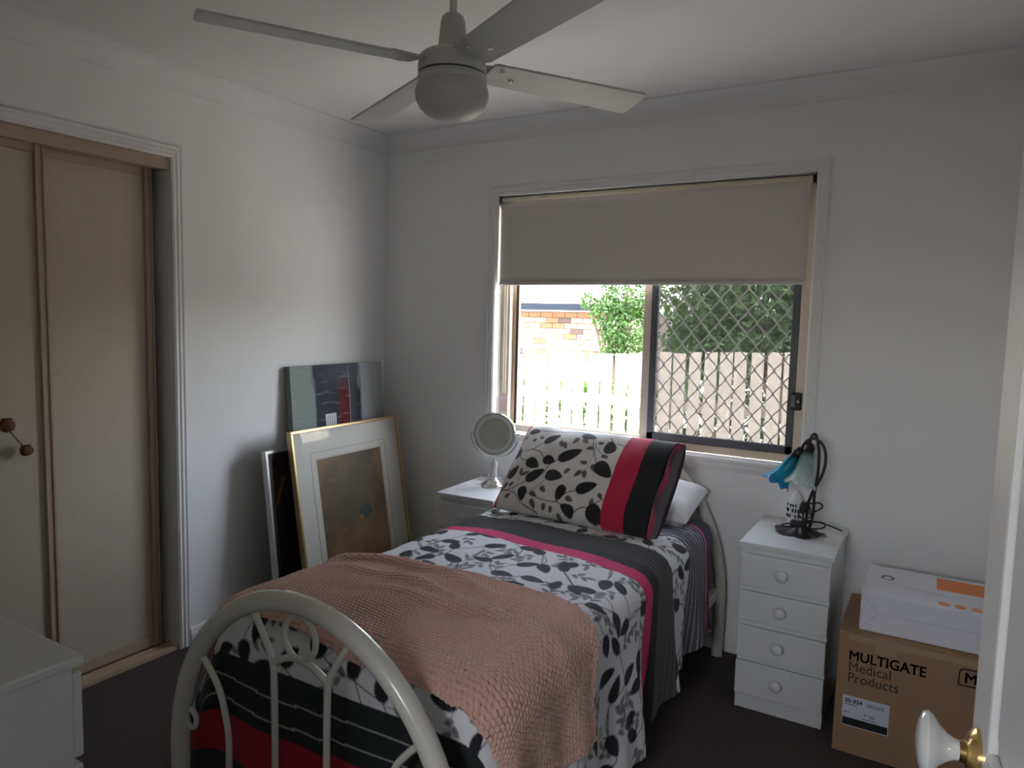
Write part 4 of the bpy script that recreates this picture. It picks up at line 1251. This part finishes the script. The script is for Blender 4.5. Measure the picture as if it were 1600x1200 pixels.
RP = Raster(-PWd / 2 - 0.02, PWd / 2 + 0.02, -PHt / 2 - 0.03, PHt / 2 + 0.03, 0.0015)
def LF(x0, y0, x1, y1, wpx, lay=1):
    a, b = q2m(x0, y0), q2m(x1, y1)
    L = math.hypot(b[0] - a[0], b[1] - a[1])
    RP.leaf(a, math.atan2(b[1] - a[1], b[0] - a[0]), L, wpx * 0.00052, lay)
def ST(*p, w=0.0036, lay=1):
    q = [q2m(*a) for a in p]
    c = [(v.x, v.y) for v in curve_pts([(a[0], a[1], 0) for a in q], 24)]
    RP.stem(c, w, lay)
for a in [(600, 510, 790, 420, 105), (440, 350, 570, 265, 80), (320, 505, 440, 575, 100), (470, 500, 575, 530, 90), (350, 690, 500, 600, 105), (520, 640, 670, 670, 110), (930, 540, 1062, 665, 125), (1020, 450, 1010, 325, 110),
          (800, 780, 965, 725, 100), (700, 740, 640, 850, 85), (790, 950, 680, 885, 85), (340, 740, 335, 850, 90), (190, 470, 210, 360, 75), (160, 650, 250, 550, 85), (90, 640, 160, 550, 60), (250, 200, 360, 215, 75), (760, 265, 885, 295, 75), (905, 910, 1030, 1000, 130)]:
    LF(*a)
for a in [(330, 290, 340, 328, 42), (380, 280, 425, 300, 34), (590, 330, 610, 395, 40), (620, 345, 650, 410, 40), (740, 300, 700, 360, 44), (780, 310, 825, 355, 44), (880, 395, 820, 405, 36), (910, 345, 960, 350, 34), (960, 470, 1020, 490, 40),
          (855, 545, 790, 525, 40), (820, 610, 770, 665, 46), (845, 610, 855, 680, 44), (900, 555, 930, 620, 48), (715, 590, 680, 640, 44), (290, 640, 285, 570, 36), (300, 640, 370, 610, 36), (170, 680, 110, 750, 44), (190, 720, 240, 695, 36),
          (500, 750, 545, 795, 44), (410, 790, 470, 820, 44), (420, 840, 450, 900, 46), (720, 830, 780, 860, 44), (170, 810, 225, 790, 36), (930, 890, 945, 840, 40), (985, 800, 1020, 850, 36), (240, 250, 225, 282, 28), (540, 870, 520, 915, 40), (600, 890, 580, 930, 36), (640, 940, 680, 975, 36)]:
    LF(*a, lay=2)
ST((230, 410), (340, 405), (440, 350)); ST((340, 405), (430, 440), (470, 500)); ST((230, 410), (250, 480), (320, 510)); ST((575, 530), (600, 510)); ST((500, 640), (520, 580), (545, 545))
ST((60, 740), (200, 750), (300, 720), (370, 690)); ST((100, 740), (250, 780), (330, 860), (460, 920)); ST((380, 790), (500, 840), (640, 860), (720, 800), (800, 780)); ST((640, 860), (690, 885))
ST((790, 940), (850, 910), (910, 912)); ST((860, 300), (880, 400), (930, 540)); ST((1000, 290), (1030, 330)); ST((1070, 350), (1130, 372)); ST((360, 205), (500, 225), (700, 225), (800, 260)); ST((900, 912), (1030, 850))
ST((885, 320), (895, 420), (870, 560), (840, 610), w=.0022, lay=2); ST((895, 380), (960, 460), w=.0022, lay=2); ST((240, 770), (290, 660), (300, 620), w=.0022, lay=2); ST((400, 780), (480, 740), (530, 690), w=.0022, lay=2); ST((580, 300), (610, 350), w=.0022, lay=2)
scatter_back = Raster(-PWd / 2, PWd / 2, -PHt / 2, PHt / 2, 0.003)


def pillow_print(U, V, X, Y):
    k, gg = RP.sample(X, Y)
    Cc = np.array((0.74, 0.71, 0.66)) + (np.array((0.13, 0.105, 0.10)) - np.array((0.74, 0.71, 0.66))) * gg[..., None]
    Cc = Cc + (np.array((0.020, 0.016, 0.018)) - Cc) * k[..., None]
    e = (X / (PWd / 2))
    red, blk, gry = np.array((0.55, 0.020, 0.070)), np.array((0.015, 0.013, 0.016)), np.array((0.10, 0.085, 0.09))
    Cc = np.where((e > 0.465)[..., None], red, Cc)
    Cc = np.where((e > 0.735)[..., None], blk, Cc)
    Cc = np.where((e < -0.935)[..., None], red, Cc)
    return Cc


M_pillow = attr_mat('printed pillow cotton', 0.75, 0.25)
pw = make_pillow('printed_pillow', 'leaf-print pillow with crimson and black end bands propped on the bed', (1.478, -0.468, 0.796), (0.998, -0.055, 0.0), (-0.10, 0.66, 0.72), PWd, PHt, 0.155, M_pillow, pillow_print)
# open right end of the pillowcase: the lining shows between the front and back lips
nA, nB = 90, 40
A_, B_ = np.meshgrid(np.linspace(-1, 1, nA), np.linspace(0, 1, nB), indexing='ij')
pv = np.clip(1 - np.abs(A_) ** 3.4, 0, 1) ** 0.5
half = 0.155 / 2 * 0.65 * pv
zz = half * (1 - 2 * B_)
xx = PWd / 2 + 0.004 - 0.030 * np.sin(PI * B_) * pv + 0.022 * B_ + 0.006 * np.sin(A_ * 7) * np.sin(PI * B_)
yy = A_ * PHt / 2
lip = 0.30 + 0.10 * np.sin(A_ * 5 + 0.7)
col = np.where((B_ < lip)[..., None], np.array((0.015, 0.013, 0.016)), np.array((0.55, 0.03, 0.09)))
col = np.where((B_ > 0.62 + 0.06 * np.sin(A_ * 6))[..., None], np.array((0.12, 0.10, 0.11)), col)
col = np.where((B_ > 0.90)[..., None], np.array((0.02, 0.015, 0.02)), col)
grid_mesh('hem_opening', np.stack([xx, yy, zz], -1), M_pillow, pw, col)

# ------------------------------------------------------------------ outside
S(G().add([(-14, 0.16, -0.55), (14, 0.16, -0.55), (14, 26, -0.75), (-14, 26, -0.75)], [(0, 1, 2, 3)]).build('ground', M_ground))
fy_ = 2.30
fe = thing('paling_fence', 'weathered timber paling fence outside the window', 'fence', (0.8, fy_, -0.55))
rp_ = random.Random(5)
xq = -2.6
pal = None
base_me = None
while xq < 4.2:
    top = 1.165 + (xq - 0.30) * 0.053 + rp_.uniform(-0.008, 0.008)
    w = 0.092 + rp_.uniform(-0.006, 0.004)
    if base_me is None:
        o = G().box(-0.05, 0.05, -0.008, 0.008, 0, 1.0).build('paling', M_picket, fe, local=True)
        base_me = o.data
    else:
        o = bpy.data.objects.new('paling', base_me); COL.objects.link(o); o.parent = fe
    o.location = (xq - 0.8, rp_.uniform(-0.006, 0.006), 0.0)
    o.rotation_euler = (0, rp_.uniform(-0.006, 0.006), rp_.uniform(-0.05, 0.05))
    o.scale = (w / 0.1, 1, top + 0.55)
    xq += 0.119 + rp_.uniform(-0.004, 0.004)
for z in (-0.10, 0.75):
    G().box(-2.7, 4.3, fy_ + 0.018, fy_ + 0.055, z, z + 0.075).build('fence_rail', M_picket, fe)


def leaves_mesh(name, centers, m, parent, size, rnd):
    n = len(centers)
    c = np.array(centers)
    d = rnd.normal(size=(n, 3)); d /= np.linalg.norm(d, axis=1)[:, None]
    e = rnd.normal(size=(n, 3)); e -= (e * d).sum(1)[:, None] * d; e /= np.linalg.norm(e, axis=1)[:, None]
    L = size * rnd.uniform(0.7, 1.3, (n, 1)); Wd = L * 0.5
    nn = np.cross(d, e) * L * 0.12
    V = np.stack([c - d * L / 2, c + e * Wd / 2 + nn, c + d * L / 2, c - e * Wd / 2 + nn], 1).reshape(-1, 3)
    q = np.arange(n * 4, dtype=np.int32)
    me = bpy.data.meshes.new(name)
    me.vertices.add(n * 4); me.vertices.foreach_set('co', V.ravel().astype(np.float32))
    me.loops.add(n * 4); me.loops.foreach_set('vertex_index', q)
    me.polygons.add(n); me.polygons.foreach_set('loop_start', np.arange(0, n * 4, 4, dtype=np.int32))
    me.update(calc_edges=True)
    me.materials.append(m)
    o = bpy.data.objects.new(name, me); COL.objects.link(o)
    if parent: 
        inv = W[parent].inverted()
        me.transform(inv)
        o.parent = parent
    return o


def tree(name, label, base, blobs, nleaf, size, seed, group):
    t = thing(name, label, 'tree', base, (0, 0, 0), group)
    rnd = np.random.default_rng(seed)
    pts = []
    tot = sum(r ** 2 for *_, r in blobs)
    b0 = Vector(base)
    top = Vector((base[0] + 0.05, base[1], base[2] + 1.6))
    G().tube(curve_pts([b0, b0 + Vector((0.04, 0.02, 0.8)), top], 12), [0.06 - 0.03 * k / 12 for k in range(13)], 8).build('trunk', M_bark, t, smooth=True)
    for (x, y, z, r) in blobs:
        k = int(nleaf * r * r / tot)
        d = rnd.normal(size=(k, 3)); d /= np.linalg.norm(d, axis=1)[:, None]
        pts.append(np.array((x, y, z)) + d * (r * rnd.uniform(0.35, 1.0, (k, 1)) ** 0.6) * np.array((1, 0.8, 1)))
        G().tube(curve_pts([top - Vector((0, 0, 0.4)), (top + Vector((x, y, z))) / 2 + Vector((0, 0, -.1)), Vector((x, y, z))], 10), [0.022 - 0.0016 * q for q in range(11)], 6).build('branch', M_bark, t, smooth=True)
    o = leaves_mesh('foliage', np.concatenate(pts), M_leaf, t, size, rnd)
    o['kind'] = 'stuff'
    return t
tree('leafy_shrub', 'light airy green shrub behind the fence, seen through the open left half', (0.1, 2.95, -0.6),
     [(0.36, 2.85, 1.72, 0.32), (0.36, 2.85, 1.38, 0.26), (0.12, 2.85, 1.50, 0.17), (-0.06, 2.85, 1.60, 0.09), (0.36, 2.9, 2.2, 0.40), (0.22, 2.85, 1.24, 0.16)], 7600, 0.043, 3, 'greenery behind the fence')
tree('leafy_shrub', 'dense dark green tree behind the fence, seen through the diamond screen', (1.35, 4.0, -0.6),
     [(0.75, 3.85, 1.6, 0.45), (1.2, 3.85, 1.7, 0.5), (1.7, 3.85, 1.65, 0.5), (2.2, 3.9, 1.7, 0.5), (0.9, 3.95, 2.2, 0.6), (1.6, 4.0, 2.3, 0.7), (2.6, 4.0, 2.0, 0.7), (1.0, 3.75, 1.2, 0.3), (1.6, 3.75, 1.25, 0.3), (0.6, 3.75, 1.2, 0.28)], 17000, 0.075, 4, 'greenery behind the fence')
tree('leafy_shrub', 'broad background tree filling the gaps behind the dense tree', (2.0, 5.6, -0.7),
     [(0.8, 5.4, 1.6, 0.9), (1.9, 5.5, 1.7, 1.0), (3.1, 5.6, 1.8, 1.1), (1.4, 5.8, 2.8, 1.2), (2.8, 5.8, 3.0, 1.3), (0.5, 5.4, 1.0, 0.7), (1.8, 5.3, 0.9, 0.8), (3.2, 5.3, 0.9, 0.8)], 15000, 0.12, 6, 'greenery behind the fence')

hd_ = thing('low_hedge', 'low dark hedge glimpsed through the gaps between the fence palings', 'hedge', (0.6, 2.75, -0.6), (0, 0, 0), 'greenery behind the fence')
_r = np.random.default_rng(9)
_c = np.stack([_r.uniform(-2.4, 3.6, 9000), _r.uniform(2.48, 2.80, 9000), _r.uniform(-0.5, 0.90, 9000)], 1)
_h = leaves_mesh('foliage', _c, M_leaf, hd_, 0.075, _r)
_h['kind'] = 'stuff'
for _k in range(8):
    G().tube([(-2.1 + 0.75 * _k, 2.64, -0.6), (-2.1 + 0.75 * _k + 0.05, 2.66, 0.2), (-2.1 + 0.75 * _k, 2.64, 0.8)], [0.02, 0.014, 0.006], 6).build('stem', M_bark, hd_, smooth=True)

# neighbour's brick house
nh = thing('brick_house', 'neighbouring orange and cream brick house with grey gutter beyond the fence', 'house', (-2.6, 8.0, -0.7))
HY, HX0, HX1, HZT = 8.0, -4.72, -2.05, 1.555
G().box(HX0 - 1.5, HX1, HY + 0.012, HY + 4.0, -0.7, HZT).build('wall_core', M_mortar, nh)
bw_, bh_, gp = 0.236, 0.092, 0.011
bme = {}
row_n = 0
z = HZT - bh_ - 0.004
nb = 0
while z > 0.20:
    x = HX1 - (0.0 if row_n % 2 else bw_ / 2) - bw_
    while x > HX0 and nb < 290:
        pick = rp_.random()
        m = M_brick1 if (row_n == 0 or pick < 0.12) else (M_brick3 if pick > 0.92 else M_brick2)
        if m not in bme:
            o = G().box(0, bw_ - gp, -0.006, 0.02, 0, bh_ - gp).build('brick', m, nh, local=True)
            bme[m] = o.data
        else:
            o = bpy.data.objects.new('brick', bme[m]); COL.objects.link(o); o.parent = nh
        o.location = (x + 2.6, rp_.uniform(-0.002, 0.002), z + 0.7)
        nb += 1
        x -= bw_
    z -= bh_
    row_n += 1
G().box(HX0 - 1.5, HX1 + 0.5, HY - 0.45, HY + 0.05, HZT, HZT + 0.025).build('soffit', M_fascia, nh)
G().box(HX0 - 1.5, HX1 + 0.5, HY - 0.58, HY - 0.45, HZT + 0.02, HZT + 0.13).build('gutter', M_gutter, nh)
G().add([(HX0 - 1.5, HY - 0.50, HZT + 0.135), (HX1 + 0.5, HY - 0.50, HZT + 0.135), (HX1 - 0.5, HY + 4, HZT + 1.9), (HX0 - 1.5, HY + 4, HZT + 1.9),
         (HX0 - 1.5, HY - 0.50, HZT + 0.10), (HX1 + 0.5, HY - 0.50, HZT + 0.10), (HX1 - 0.5, HY + 4, HZT + 1.86), (HX0 - 1.5, HY + 4, HZT + 1.86)],
        [(0, 1, 2, 3), (7, 6, 5, 4), (0, 4, 5, 1), (1, 5, 6, 2), (2, 6, 7, 3), (3, 7, 4, 0)]).build('roof', M_roof, nh)
